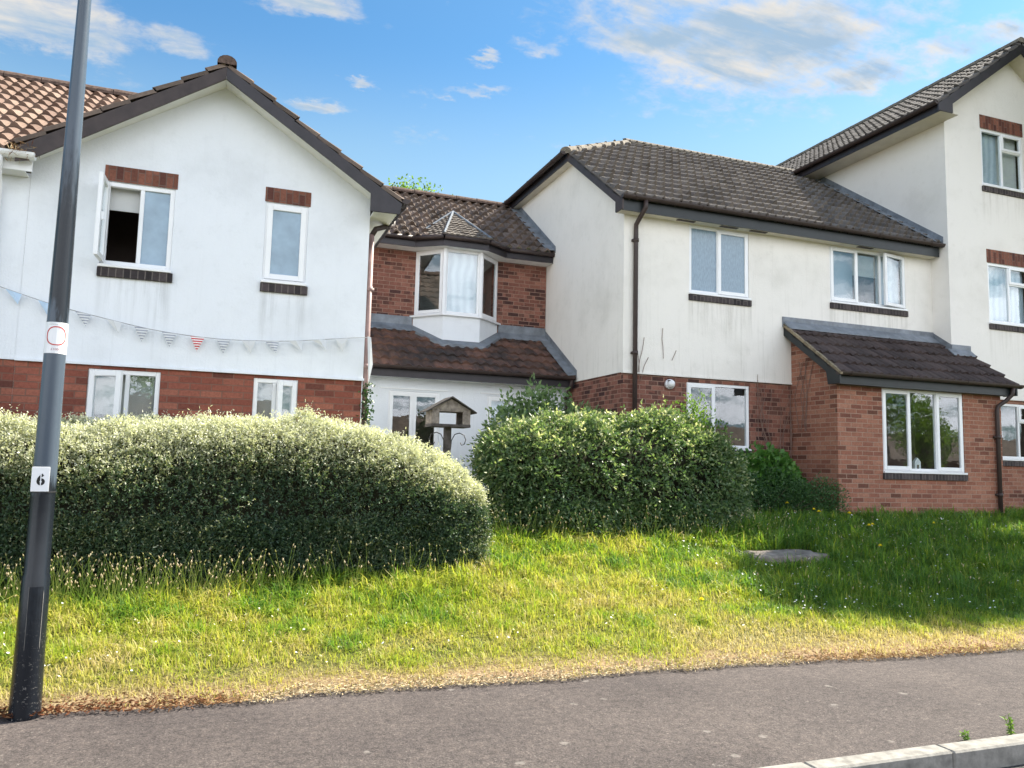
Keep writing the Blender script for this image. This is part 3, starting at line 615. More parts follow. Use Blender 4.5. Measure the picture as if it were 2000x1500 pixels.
# fascia follows the bay
pb = [(1.75, 14.06), (3.20, 14.06), (3.66, 13.72), (4.52, 13.72), (5.0, 14.06), (XC0 - .01, 14.06)]
b = MB(); g = MB(); sf = MB()
for (xa, ya), (xb, yb) in zip(pb[:-1], pb[1:]):
    e = Vector((xb - xa, yb - ya, 0)).normalized(); q = Vector((-e.y, e.x, 0)) * .025
    b.prism([(xa, ya, 5.49), (xb, yb, 5.49), (xb, yb, 5.655), (xa, ya, 5.655)], q)
    g.tube([(xa - e.y * -.045, ya - .045, 5.645), (xb - e.y * -.045, yb - .045, 5.645)], .045, 8)
b.build('fascia', BARGE, B); g.build('gutter', BROWN, B, smooth=True)
sf.prism([(x, y + .02, 5.493) for x, y in pb] + [(XC0 - .01, YB, 5.493), (1.75, YB, 5.493)], (0, 0, .012)); sf.build('soffit', SOFFW, B)
b = MB(); b.prism([(XC0 - .19, 13.98, bz(13.98, .07)), (XC0 - .19, 16.2, bz(16.2, .07)), (XC0 - .004, 16.2, bz(16.2, .09)), (XC0 - .004, 13.98, bz(13.98, .09))], (0, 0, .012)); b.build('flashing', LEAD, B); b = MB()
b.prism([(XC0 - .012, 13.95, bz(13.95, .05)), (XC0 - .012, 16.2, bz(16.2, .05)), (XC0 - .012, 16.2, bz(16.2, .2)), (XC0 - .012, 13.95, bz(13.95, .18))], (.009, 0, 0)); b.build('flashing', LEAD, B)
# oriel
OP = [(3.28, YB), (3.73, 13.90), (4.44, 13.90), (4.96, YB)]
b = MB(); b.prism([(x, y, 3.4) for x, y in OP], (0, 0, .82)); b.build('bay_apron', WHITE, B)
b = MB(); OQ = [(3.10, YB), (3.66, 13.76), (4.52, 13.76), (5.12, YB)]
for (p0, p1), (q0, q1) in zip(zip(OP[:-1], OP[1:]), zip(OQ[:-1], OQ[1:])):
    b.prism([(p0[0], p0[1], lz(p0[1], .085)), (p1[0], p1[1], lz(p1[1], .085)), (q1[0], q1[1], lz(q1[1], .075)), (q0[0], q0[1], lz(q0[1], .075))], (0, 0, -.05))
b.build('bay_flashing', LEAD, B)
b = MB(); b.prism([(3.21, YB + .0, 4.222), (3.70, 13.835, 4.222), (4.47, 13.835, 4.222), (5.04, YB, 4.222)], (0, 0, .035)); b.build('bay_sill', UPVC, B, bevel=.005)
def face(p, q):
    p = Vector((*p, 0)); q = Vector((*q, 0)); e = (q - p).normalized(); n = Vector((e.y, -e.x, 0))
    return Matrix(((e.x, n.x, 0, p.x), (e.y, n.y, 0, p.y), (0, 0, 1, 0), (0, 0, 0, 1))), (q - p).length
for k, (kind, back) in enumerate((('case', 'none'), ('fix', 'curtain'), ('case', 'none'))):
    M, L = face(OP[k], OP[k + 1]); window(B, M, .012, L - .012, 4.258, 5.49, [(1, kind, back)], sill=False, sillb=False, fw=.055, room=False, name='bay_window')
b = MB()
for x, y in OP[1:3]: MB().box(x - .03, x + .03, y - .022, y + .04, 4.258, 5.49).build('corner_post', UPVC, B, bevel=.006)
b = MB(); b.poly([(3.2, 15.6, 4.0), (5.1, 15.6, 4.0), (5.1, 15.6, 5.6), (3.2, 15.6, 5.6)])
for x in (3.2, 5.1): b.poly([(x, 15.6, 4.0), (x, YB + .02, 4.0), (x, YB + .02, 5.6), (x, 15.6, 5.6)])
b.poly([(3.2, YB + .02, 4.2), (5.1, YB + .02, 4.2), (5.1, 15.6, 4.2), (3.2, 15.6, 4.2)]); b.poly([(3.2, YB + .02, 5.5), (5.1, YB + .02, 5.5), (5.1, 15.6, 5.5), (3.2, 15.6, 5.5)])
b.build('bay_interior', ROOM, B)
MB().prism([(3.95, 14.2, 4.26), (4.10, 14.2, 4.26), (4.13, 14.2, 4.55), (3.98, 14.2, 4.58)], (0, .03, 0)).build('curtain', BLINDW, B)
# lead-capped hipped roof of the bay
ap = Vector((4.10, 14.78, 6.47)); E1, E2, E3, E4 = Vector((3.16, 14.30, 5.69)), Vector((3.64, 13.66, 5.69)), Vector((4.55, 13.66, 5.69)), Vector((5.06, 14.30, 5.69)); bk = Vector((4.10, 15.35, 6.47))
for i, (p, q) in enumerate(((E1, E2), (E2, E3), (E3, E4))):
    U = (q - p).normalized(); n = (q - p).cross(ap - p).normalized(); V = n.cross(U); Mx = (ap - p).dot(V)
    cl = []
    for a0, sgn in ((p, 1), (q, -1)):
        e = (ap - a0).normalized(); cl.append((a0, e.cross(n) * (-sgn if False else 1) * (1 if sgn < 0 else -1)))
    tile_roof('bay_roof', B, p, U, V, (q - p).length, Mx, .11, .13, T_GR, clips=cl, amp=.012, lip=.022)
MB().prism([E1 + Vector((0, 0, 0)), ap, bk, E1 + Vector((0, .8, .3))], (0, 0, -.02)).build('bay_roof', T_GR, B)
MB().prism([E4, ap, bk, E4 + Vector((0, .8, .3))], (0, 0, -.02)).build('bay_roof', T_GR, B)
b = MB()
for e in (E1, E2, E3, E4): b.tube([e + Vector((0, 0, .02)), ap + Vector((0, 0, .03))], .024, 6)
b.tube([ap + Vector((0, 0, .03)), bk + Vector((0, 0, .03))], .026, 6); b.build('bay_hips', LEAD, B)
window(B, FT(YW), 2.647, 3.549, 1.3, 2.723, [(.48, 'case', 'none'), (1, 'case', 'none')], sillb=False)
window(B, FT(YW), 4.408, 5.31, 1.3, 2.723, [(.48, 'case', 'curtain'), (1, 'case', 'none')], sillb=False)
b = MB(); b.box(2.50, 3.68, YW - .018, YW, 2.755, 2.775); b.build('drip_strip', UPVC, B); MB().box(4.28, 5.42, YW - .018, YW, 2.755, 2.775).build('drip_strip', UPVC, B)
# ------------------------------------------------------------------ the cream house with half-hipped roof
YC = 11.15; XD0 = 12.595
C = thing('cream_house', (9.2, YC, .7), 'cream rendered house with half-hipped grey-brown tiled roof and long brown downpipe', 'house')
hc = [(7.216, 8.415, 4.454, 5.614), (10.168, 11.939, 4.586, 5.614)]
w = front_wall(XC0, XD0, 3.037, 5.66, YC, hc); w.box(XC0 - .012, 9.33, YC - .016, YC + .03, 3.02, 3.045)
w.poly([(XC0, YC, 3.037), (XC0, 18.1, 3.037), (XC0, 18.1, 5.86), (XC0, 16.2, 7.20), (XC0, 13.06, 7.20), (XC0, YC, 5.86)]); w.build('rendered_wall', CREAM, C)
w = front_wall(XC0 + .02, 9.32, .3, 3.037, YC + .022, [(7.182, 8.419, 1.877, 2.945)]); w.poly([(XC0 + .02, YC + .022, .3), (XC0 + .02, 18.1, .3), (XC0 + .02, 18.1, 3.037), (XC0 + .02, YC + .022, 3.037)]); w.build('brick_wall', BRKM, C)
MB().box(XC0 + .12, XD0, 18.0, 18.1, .3, 5.9).build('rear_wall', CREAM, C)
CS = .717; cs = math.sqrt(1 + CS * CS); cz = lambda y, o=0: 5.83 + CS * (y - 10.90) + o
foot = Vector((5.80, 13.06, 0)); hd = Vector((7.9 - 5.80, 14.63 - 13.06, 0)); hn = Vector((-hd.y, hd.x, 0)).normalized()
tile_roof('roof_slope', C, (5.80, 10.90, 5.83), (1, 0, 0), (0, 1 / cs, CS / cs), XD0 + .01 - 5.80, 3.73 * cs, .17, .345, T_GR, clips=[(foot, hn)], verge='l', amp=.085, lip=.02, flat=.2)
HS = (8.49 - 7.34) / (7.9 - 5.76); hs = math.sqrt(1 + HS * HS)
hn2 = Vector((-hd.y, -hd.x, 0)).normalized()
tile_roof('half_hip_roof', C, (5.76, 16.26, 7.35), (0, -1, 0), (1 / hs, 0, HS / hs), 3.26, 2.14 * hs, .15, .345, T_GR, clips=[(foot, -hn), ((5.80, 16.2, 0), -hn2)], amp=.032, lip=.034)
slab('rear_roof', C, [(5.85, 16.25, 7.33), (7.9, 14.64, 8.48), (XD0, 14.64, 8.48), (XD0, 18.4, 5.83), (5.8, 18.4, 5.83)], -.06, T_GR)
ridge('hip_tiles', C, (5.72, 13.0, 7.37), (7.9, 14.63, 8.52), RIDGE, .125)
ridge('hip_tiles', C, (5.72, 16.28, 7.37), (7.9, 14.63, 8.52), RIDGE, .12)
ridge('ridge_tiles', C, (7.82, 14.63, 8.54), (XD0, 14.63, 8.54), RIDGE, .125)
# verge board, box end, hip eave
b = MB(); b.prism([(5.80, 10.88, 5.62), (5.80, 11.12, 5.62), (5.80, 11.12, cz(11.12, -.19)), (5.80, 13.06, cz(13.06, -.19)), (5.80, 13.06, cz(13.06, -.03)), (5.80, 10.88, cz(10.88, -.03))], (.03, 0, 0)); b.build('bargeboard', BARGEB, C)
MB().box(5.80, 5.83, 13.062, 16.25, 7.20, 7.33).build('fascia', BARGE, C)
gutter(C, ((5.71, 16.25, 7.35), (5.71, 13.02, 7.35)), BROWN)
b = MB(); b.prism([(5.83, 11.12, cz(11.12, -.17)), (5.83, 13.06, cz(13.06, -.17)), (5.83, 13.06, cz(13.06, -.155)), (5.83, 11.12, cz(11.12, -.155))], (XC0 - 5.83, 0, 0)); b.box(5.83, XC0, 13.06, 16.25, 7.20, 7.214)
b.box(5.83, 12.56, 10.945, YC, 5.625, 5.64); b.build('soffit', SOFF, C)
MB().box(5.832, 12.56, 10.92, 10.945, 5.615, 5.80).build('fascia', DKGREEN, C)
gutter(C, ((5.79, 10.855, 5.845), (12.63, 10.855, 5.845)), BROWN)
for x in (6.9, 7.75, 8.35, 10.7): MB().box(x, x + .34, 10.99, 11.06, 5.615, 5.624).build('soffit_vent', BROWN, C)
pipe(C, [(6.215, 10.855, 5.80), (6.215, 10.86, 5.68), (6.19, 10.99, 5.56), (6.175, 11.095, 5.46), (6.175, 11.10, 5.35), (6.175, 11.10, .6)], BROWN, .038, (5.2, 3.35))
b = MB(); zf = lambda y, o: cz(y, o)
b.prism([(XD0 - .16, 10.88, zf(10.88, .075)), (XD0 - .16, 14.6, zf(14.6, .075)), (XD0 - .005, 14.6, zf(14.6, .095)), (XD0 - .005, 10.88, zf(10.88, .095))], (0, 0, .012)); b.build('flashing', LEAD, C); b = MB()
b.prism([(XD0 - .012, 10.85, zf(10.85, .05)), (XD0 - .012, 14.6, zf(14.6, .05)), (XD0 - .012, 14.6, zf(14.6, .22)), (XD0 - .012, 10.85, zf(10.85, .2))], (.009, 0, 0)); b.build('flashing', LEAD, C)
window(C, FT(YC), 7.216, 8.415, 4.454, 5.614, [(.48, 'fix', 'frost'), (1, 'case', 'frost')])
window(C, FT(YC), 10.168, 11.939, 4.586, 5.614, [(.36, 'case', 'blind'), (.67, 'fix', 'half'), (1, 'ajarr', 'curtain', 9)])
window(C, FT(YC + .022), 7.182, 8.419, 1.877, 2.945, [(.44, 'case', 'none'), (1, 'fix', 'none')])
# bulkhead lamp on the brickwork
b = MB(); b.tube([(6.844, YC + .02, 2.885), (6.844, YC - .03, 2.885)], [.085, .08], 16); b.tube([(6.844, YC - .03, 2.885), (6.844, YC - .07, 2.885), (6.844, YC - .10, 2.88), (6.844, YC - .115, 2.875)], [.07, .062, .04, .012], 16); lp = b.build('wall_lamp', UPVC, C, smooth=True)
MB().box(6.79, 6.895, YC - .075, YC - .02, 2.925, 2.945).build('lamp_hood', BROWN, lp)
# ------------------------------------------------------------------ the tall house at the right edge
YD = 10.752
D = thing('tall_house', (14.3, YD, .7), 'three-storey cream rendered house with a front gable rising past the right edge', 'house')
DX, DZ, DSl = 14.3, 10.0, .727; dz = lambda x, o=0: DZ - DSl * abs(x - DX) + o
hd_ = [(13.537, 14.67, 7.127, 8.258), (13.585, 14.72, 4.431, 5.589)]; hd3 = [(13.777, 14.9, 1.851, 2.899)]
w = front_wall(XD0, 16.0, 2.98, 8.30, YD, hd_, gable=[(XD0, 8.30), (16.0, 8.30), (16.0, dz(16.0, -.1)), (DX, DZ - .1), (XD0, dz(XD0, -.1))])
w.poly([(XD0, YD, 2.6), (XD0, 19, 2.6), (XD0, 19, 8.45), (XD0, YD, 8.45)]); w.box(XD0, 16, 18.9, 19, .3, 8.4); w.box(12.93, 16.0, YD - .015, YD + .03, 2.965, 2.99); w.build('rendered_wall', CREAM2, D)
front_wall(XD0 + .02, 16.0, .3, 2.98, YD + .022, hd3).build('brick_wall', BRKE, D)
ds = math.sqrt(1 + DSl ** 2)
tile_roof('roof_slope', D, (12.06, 19.2, dz(12.06)), (0, -1, 0), (1 / ds, 0, DSl / ds), 19.2 - 10.40, (DX - 12.06) * ds, .15, .33, T_D, verge='r', amp=.05, lip=.028, flat=.3)
tile_roof('roof_slope', D, (16.54, 10.40, dz(16.54)), (0, 1, 0), (-1 / ds, 0, DSl / ds), 19.2 - 10.40, (16.54 - DX) * ds, .3, .33, T_D, verge='l', seg=4)
ridge('ridge_tiles', D, (DX, 10.38, DZ + .06), (DX, 19.2, DZ + .06), RIDGE, .11)
for sx in (-1, 1):
    b = MB(); e = DX + sx * 2.235; f_ = DX + sx * 1.9
    b.prism([(DX + sx * .001, 10.40, DZ - .04), (e, 10.40, dz(e, -.04)), (e, 10.40, 8.21), (f_ + sx * -.02, 10.40, 8.21), (f_ - sx * .02, 10.40, dz(f_, -.23)), (DX + sx * .001, 10.40, DZ - .23)], (0, .03, 0)); b.build('bargeboard', BARGE, D)
b = MB(); b.box(12.12, 12.14, 10.432, 19, 8.21, 8.36); b.build('fascia', BARGE, D)
b = MB(); b.box(12.14, XD0, 10.432, 19, 8.215, 8.23); b.prism([(12.4, 10.432, dz(12.4, -.2)), (DX, 10.432, DZ - .2), (DX, 10.432, DZ - .185), (12.4, 10.432, dz(12.4, -.185))], (0, YD - 10.432, 0)); b.prism([(16.2, 10.432, dz(16.2, -.2)), (DX, 10.432, DZ - .2), (DX, 10.432, DZ - .185), (16.2, 10.432, dz(16.2, -.185))], (0, YD - 10.432, 0)); b.build('soffit', SOFF, D)
gutter(D, ((12.05, 19, 8.38), (12.05, 10.41, 8.38)), BROWN)
MB().box(16.0, 23.0, YD + .01, 18.9, .3, 8.3).build('side_wing', CREAM2, D)
MB().prism([(16.0, YD - .3, 8.25), (16.0, 19.2, 8.25), (16.0, 14.8, 10.1)], (7.2, 0, 0)).build('wing_roof', T_D, D)
window(D, FT(YD), 13.537, 14.67, 7.127, 8.258, [(.5, 'fix', 'curtain'), (1, 'fan', 'pale')], lintel=.277)
window(D, FT(YD), 13.585, 14.72, 4.431, 5.589, [(.5, 'fix', 'curtain'), (1, 'fan', 'curtain')], lintel=.266)
window(D, FT(YD + .022), 13.777, 14.9, 1.851, 2.899, [(.46, 'fix', 'none'), (1, 'fan', 'none')])
# ------------------------------------------------------------------ the brick lean-to extension
YE = 10.073; XE0 = 9.287; XE1 = 12.92
X = thing('brick_extension', (11.1, YE, .7), 'single-storey red brick lean-to with a dark tiled roof and three-light window', 'extension')
w = front_wall(XE0, XE1, .3, 2.99, YE, [(10.215, 12.019, 1.563, 2.929)])
w.poly([(XE0, YE, .3), (XE0, YC + .02, .3), (XE0, YC + .02, 3.90), (XE0, YE, 3.10)]); w.poly([(XE1, YE, .3), (XE1, YD + .02, .3), (XE1, YD + .02, 3.6), (XE1, YE, 3.10)]); w.build('brick_wall', BRKE, X)
ES = .727; es = math.sqrt(1 + ES * ES); ez = lambda y, o=0: 3.085 + ES * (y - 9.83) + o
tile_roof('roof_slope', X, (9.13, 9.83, 3.085), (1, 0, 0), (0, 1 / es, ES / es), 3.92, 1.325 * es, .155, .33, T_DK, verge='lr', amp=.03, lip=.032)
for sx in (9.13, 13.02): MB().prism([(sx, 9.84, 2.925), (sx, 10.10, 2.925), (sx, 10.14, ez(10.14, -.17)), (sx, YC if sx < 10 else YD, ez(YC if sx < 10 else YD, -.17)), (sx, YC if sx < 10 else YD, ez(YC if sx < 10 else YD, -.035)), (sx, 9.84, ez(9.84, -.035))], (.028, 0, 0)).build('bargeboard', DKGREEN, X)
MB().prism([(9.108, 9.80, ez(9.80, .0)), (9.108, YC - .02, ez(YC, -.02)), (9.108, YC - .02, ez(YC, .03)), (9.108, 9.80, ez(9.80, .045))], (.05, 0, 0)).build('verge_strip', plain('tan_verge_mortar', (.22, .18, .12), .9, .2, .3, 16, .4, 40), X)
MB().box(9.16, 13.02, 9.915, 9.94, 2.925, 3.07).build('fascia', DKGREEN, X)
MB().box(9.16, 13.02, 9.94, YE, 2.93, 2.942).build('soffit', DKGREEN, X)
gutter(X, ((9.12, 9.855, 3.115), (13.17, 9.855, 3.115)), BROWN)
b = MB(); b.box(9.10, XD0 - .002, YC - .02, YC - .002, ez(YC, -.02), ez(YC, .16)); b.prism([(9.12, YC - .015, ez(YC, .085)), (9.12, YC - .17, ez(YC - .17, .066)), (9.12, YC - .17, ez(YC - .17, .05)), (9.12, YC - .015, ez(YC, .05))], (XD0 - 9.125, 0, 0))
b.prism([(XD0 - .012, YD, ez(YD, .0)), (XD0 - .012, YC, ez(YC, .0)), (XD0 - .012, YC, ez(YC, .16)), (XD0 - .012, YD, ez(YD, .17))], (.009, 0, 0))
b.box(XD0 - .01, 13.06, YD - .02, YD - .002, ez(YD, -.02), ez(YD, .17)); b.prism([(XD0 - .1, YD - .015, ez(YD, .085)), (XD0 - .1, YD - .14, ez(YD - .14, .066)), (XD0 - .1, YD - .14, ez(YD - .14, .05)), (XD0 - .1, YD - .015, ez(YD, .05))], (.56, 0, 0)); b.build('flashing', LEAD, X)
window(X, FT(YE), 10.215, 12.019, 1.563, 2.929, [(.335, 'case', 'none'), (.665, 'fix', 'none'), (1, 'case', 'none')], name='window')
pipe(X, [(12.97, 9.86, 3.07), (12.97, 9.88, 2.95), (12.90, 9.95, 2.84), (12.78, 10.015, 2.74), (12.76, 10.02, 2.66), (12.76, 10.02, .6)], BROWN, .036, (2.2, 1.2))
o = thing('toy_house', (11.06, YE + .12, 1.563), 'small white wooden house ornament on the extension window board', 'ornament')
MB().prism([(11.0, YE + .1, 1.565), (11.13, YE + .1, 1.565), (11.13, YE + .1, 1.73), (11.065, YE + .1, 1.80), (11.0, YE + .1, 1.73)], (0, .05, 0)).build('body', UPVC, o)
MB().box(11.045, 11.085, YE + .096, YE + .1, 1.60, 1.68).build('doorway', DARK, o)
# ------------------------------------------------------------------ lamp post
def on_cyl(co, cx, cy, r, face=-math.pi / 2):
    """bend flat (x along, z up) marks round the pole"""
    a = face + co[0] / r; return (cx + r * math.cos(a), cy + r * math.sin(a), co[1])
def pole_mat():
    m, T, b = newmat('pole_paint'); p = pos(T)
    sp = T.node('ShaderNodeSeparateXYZ'); T.put(sp.inputs[0], p); z = sp.outputs[2]
    mp = T.node('ShaderNodeMapping'); mp.inputs['Scale'].default_value = (14, 14, 2.2); T.put(mp.inputs[0], p); st = T.noise(mp.outputs[0], 1, 5, .65)
    old = T.smooth(T.math('ADD', z, T.math('MULTIPLY', T.math('SUBTRACT', st, .5), .5)), 1.25, 1.33)
    dark2 = T.math('MULTIPLY', T.smooth(T.math('ADD', z, T.math('MULTIPLY', T.math('SUBTRACT', st, .5), .9)), 2.28, 2.4), T.smooth(T.math('ADD', z, T.math('MULTIPLY', T.math('SUBTRACT', st, .5), 1.2)), 3.5, 3.0))
    c = T.mix(old, (.009, .012, .017, 1), (.07, .092, .12, 1)); c = T.mix(dark2, c, (.012, .016, .022, 1))
    ch = T.noise(p, 60, 7, .8); scr = T.math('MULTIPLY', T.smooth(ch, .585, .65), T.smooth(z, .75, .0, .03, .75))
    c = T.mix(scr, c, (.42, .40, .37, 1)); T.put(b.inputs['Base Color'], c); b.inputs['Roughness'].default_value = .26; b.inputs['Specular IOR Level'].default_value = .35
    bump(T, b, T.noise(p, 10, 3), .12, .01)
    return m
PX, PY = -.955, 5.37
FACE0 = math.atan2(-PY, -PX)
L = thing('lamp_post', (PX, PY, 0), 'dark grey steel lamp post with stickers, standing at the pavement edge', 'lamp post')
b = MB(); prof = [(-.05, .086), (.02, .083), (.35, .078), (.795, .073), (.81, .067), (1.3, .064), (2.2, .0585), (3.2, .049), (4.35, .0375), (6.0, .034)]
b.tube([(PX, PY, z) for z, r in prof], [r for z, r in prof], 32); b.build('pole', pole_mat(), L, smooth=True)
b = MB()
for k in range(5):
    x0 = -.030 + k * .015; b.poly([on_cyl((x, z), PX, PY, .0768 - .004 * (z - .3), FACE0) for x, z in ((x0, .36), (x0 + .015, .36), (x0 + .015, .74), (x0, .74))])
b.build('access_door', plain('door_paint', (.013, .017, .023), .3, .35, .2, 30), L)
b = MB(); b.poly([on_cyl((x, z), PX, PY, .0774, FACE0) for x, z in ((.047, .37), (.0495, .37), (.0495, .70), (.047, .72))]); b.poly([on_cyl((x, z), PX, PY, .0774, FACE0) for x, z in ((-.0315, .36), (-.030, .36), (-.030, .74), (-.0315, .74))]); b.build('door_seam', KERB, L)
MB().box(PX - .02, PX + .45, PY - .05, PY + .05, 5.98, 6.06).build('lantern', IRON, L)
def wrap(name, outline_quads, r, m, parent):
    b = MB()
    for q in outline_quads: b.poly([on_cyl(p, PX, PY, r(p[1]), FACE) for p in q])
    return b.build(name, m, parent)
FACE = math.atan2(-PY, -PX) 
RZ = lambda z: float(np.interp(z, [p[0] for p in prof], [p[1] for p in prof]))
quads = []
for k in range(14):
    x0, x1 = -.115 + k * .23 / 14, -.115 + (k + 1) * .23 / 14
    quads += [[(x0, 2.10), (x1, 2.10), (x1, 2.195), (x0, 2.195)], [(x0, 2.195), (x1, 2.195), (x1, 2.288), (x0, 2.288)]]
stk = wrap('warning_sticker', quads, lambda z: RZ(z) + .0012, UPVC, L)
RED = plain('red_ink', (.52, .035, .03), .5, .3, .05); GREY = plain('grey_ink', (.5, .5, .52), .5, .3, .05); BLACK = plain('black_ink', (.015, .015, .015), .5, .3, .05); MAUVE = plain('mauve_ink', (.34, .12, .16), .5, .3, .05)
cx, czn = .0, 2.205
ring = []
for k in range(48):
    a0, a1 = 2 * math.pi * k / 48, 2 * math.pi * (k + 1) / 48
    sup = lambda a, r: (cx + r * math.copysign(abs(math.cos(a)) ** .85, math.cos(a)), czn + r * math.copysign(abs(math.sin(a)) ** .85, math.sin(a)))
    ring.append([sup(a0, .051), sup(a1, .051), sup(a1, .0575), sup(a0, .0575)])
wrap('red_ring', ring, lambda z: RZ(z) + .0022, RED, stk)
def text_mesh(s, size, off=0):
    cu = bpy.data.curves.new('lettering', 'FONT'); cu.body = s; cu.offset = off; cu.size = size; cu.align_x = 'CENTER'; cu.resolution_u = 3
    o = bpy.data.objects.new('lettering', cu); COL.objects.link(o); bpy.context.view_layer.update()
    me = bpy.data.meshes.new_from_object(o.evaluated_get(bpy.context.evaluated_depsgraph_get()))
    v = [tuple(q.co) for q in me.vertices]; f = [tuple(p.vertices) for p in me.polygons]
    bpy.data.objects.remove(o); bpy.data.curves.remove(cu); bpy.data.meshes.remove(me)
    return v, f
def letter(name, s, size, z0, m, parent, dr=.0022, x0=0, bold=0):
    v, f = text_mesh(s, size); b = MB(); b.add([on_cyl((x0 + q[0], z0 + q[1]), PX, PY, RZ(z0) + dr, FACE) for q in v], f)
    return b.build(name, m, parent)
letter('lettering', '£1000', .020, 2.118, MAUVE, stk)
b = MB()
for k, (z, wd) in enumerate(((2.279, .035), (2.271, .05))):
    for j in range(5): b.poly([on_cyl((x, zz), PX, PY, RZ(z) + .0022, FACE) for x, zz in ((-.045 + j * wd / 5, z), (-.045 + (j + .8) * wd / 5, z), (-.045 + (j + .8) * wd / 5, z + .003), (-.045 + j * wd / 5, z + .003))])
b.build('small_print', GREY, stk)
# flat number plate strapped to the pole
fd = Vector((-PX, -PY, 0)).normalized(); sd = Vector((-fd.y, fd.x, 0)); PM = Matrix(((sd.x, fd.x, 0, PX), (sd.y, fd.y, 0, PY), (0, 0, 1, 0), (0, 0, 0, 1)))
pl = MB(PM); pl.box(-.066, .026, .060, .067, 1.285, 1.428); pl = pl.build('number_plate', UPVC, L, bevel=.001)
v, f = text_mesh('6', .085, .0035); b = MB(PM); xs = [q[0] for q in v]; b.add([(-.018 + q[0] * 1.0, .0685, 1.325 + q[1]) for q in v], f); b.build('numeral', BLACK, pl)
b = MB(PM); b.box(-.0205, -.0155, .0686, .0694, 1.318, 1.395); b.build('stencil_gap', UPVC, pl)
b = MB(); b.tube([(PX, PY, 1.278), (PX, PY, 1.287)], RZ(1.28) + .003, 24); b.build('strap', IRON, L)
# ------------------------------------------------------------------ bunting
BU = thing('bunting', (-.3, YA - .07, 2.9), 'string of small pale triangular flags, one of them red striped, across the white gable', 'bunting')
sp_ = [(-3.6, 3.62), (-2.176, 3.198), (-1.661, 3.046), (-.779, 2.878), (-.292, 2.834), (.052, 2.827), (.652, 2.856), (1.60, 2.985)]
sx, sz = [p[0] for p in sp_], [p[1] for p in sp_]
xs = np.linspace(-3.6, 1.6, 60); zs = np.interp(xs, sx, sz); zs = np.convolve(np.pad(zs, 2, 'edge'), np.ones(5) / 5, 'valid')
MB().tube([(x, YA - .06, z) for x, z in zip(xs, zs)], .0045, 5).build('string', plain('string', (.35, .35, .36), .8, .2), BU)
FL = [plain('flag_white', (.62, .63, .63), .9, .1, .03), plain('flag_blue', (.45, .58, .72), .9, .1, .05)]
def flag_mat(name, c1, c2, sc):
    m, T, b = newmat(name); sp = T.node('ShaderNodeSeparateXYZ'); T.put(sp.inputs[0], pos(T))
    q = T.math('GREATER_THAN', T.math('FRACT', T.math('MULTIPLY', sp.outputs[2], sc)), .5); T.put(b.inputs['Base Color'], T.mix(q, c1 + (1,), c2 + (1,))); b.inputs['Roughness'].default_value = .9
    return m
FSTR = flag_mat('flag_red_stripe', (.50, .02, .035), (.8, .78, .76), 36); FGR = flag_mat('flag_grey_stripe', (.30, .32, .37), (.68, .69, .69), 34)
from_px = [(-2.08, 1, .5), (-1.78, 1, .3), (-1.43, 2, .35), (-1.13, 0, .5), (-.86, 2, .12), (-.58, 2, .1), (-.29, 3, 0), (-.02, 2, .05), (.25, 0, .25), (.50, 2, .45), (.76, 0, .7), (1.02, 0, .8), (1.28, 0, .15), (-2.4, 0, .2), (-2.75, 2, .2)]
for i, (x, k, tw) in enumerate(from_px):
    z = float(np.interp(x, xs, zs)); z0 = float(np.interp(x - .075, xs, zs)); z1 = float(np.interp(x + .075, xs, zs)); b = MB()
    tip = (x + tw * .11, YA - .065 - tw * .06, z - .165 * (1 - .35 * tw)); mid = (x + tw * .05, YA - .075 - tw * .03, z - .08 * (1 - .3 * tw))
    b.add([(x - .075, YA - .064, z0 - .002), (x + .075, YA - .064, z1 - .002), (x, YA - .06 - tw * .05, z - .004), tip, mid], [(0, 4, 2), (2, 4, 1), (0, 3, 4), (4, 3, 1)])
    o = b.build('pennant', [FL[0], FL[1], FGR, FSTR][k], BU)
    if k == 3: o['label'] = 'red and white striped pennant'
MB().prism([(1.585, YA - .075, 2.99), (1.625, YA - .08, 2.98), (1.66, YA - .07, 2.66), (1.615, YA - .09, 2.42)], (0, .012, 0)).build('loose_end', FL[0], BU)
# ------------------------------------------------------------------ bird table
bx, by, bzb = 2.655, 9.5, 1.955
T_ = thing('bird_table', (bx, by, .6), 'weathered wooden bird table with pitched roof, standing in the gap between the hedges', 'bird table')
MB().box(bx - .04, bx + .04, by - .04, by + .04, .5, bzb).build('post', TIMBD, T_)
MB().box(bx - .25, bx + .25, by - .16, by + .16, bzb, bzb + .035).build('tray', TIMBD, T_, bevel=.003)
for x in (-.245, .15):
    for y in (-.155, .125): MB().box(bx + x, bx + x + .095, by + y, by + y + .03, bzb + .035, bzb + .205).build('corner_board', TIMB, T_, bevel=.002)
for x in (-.247, .217): MB().box(bx + x, bx + x + .03, by - .125, by + .125, bzb + .035, bzb + .205).build('side_panel', TIMB, T_, bevel=.002)
b = MB(); b.prism([(bx - .26, by - .15, bzb + .205), (bx + .26, by - .15, bzb + .205), (bx, by - .15, bzb + .345)], (0, .02, 0)); b.prism([(bx - .26, by + .13, bzb + .205), (bx + .26, by + .13, bzb + .205), (bx, by + .13, bzb + .345)], (0, .02, 0)); b.box(bx - .24, bx + .24, by - .15, by + .15, bzb + .19, bzb + .207); b.build('gable_board', TIMB, T_)
b = MB()
for s in (-1, 1): b.prism([(bx, by - .2, bzb + .36), (bx + s * .315, by - .2, bzb + .175), (bx + s * .315, by - .2, bzb + .19), (bx, by - .2, bzb + .376)], (0, .4, 0))
b.build('roof', TIMBD, T_)
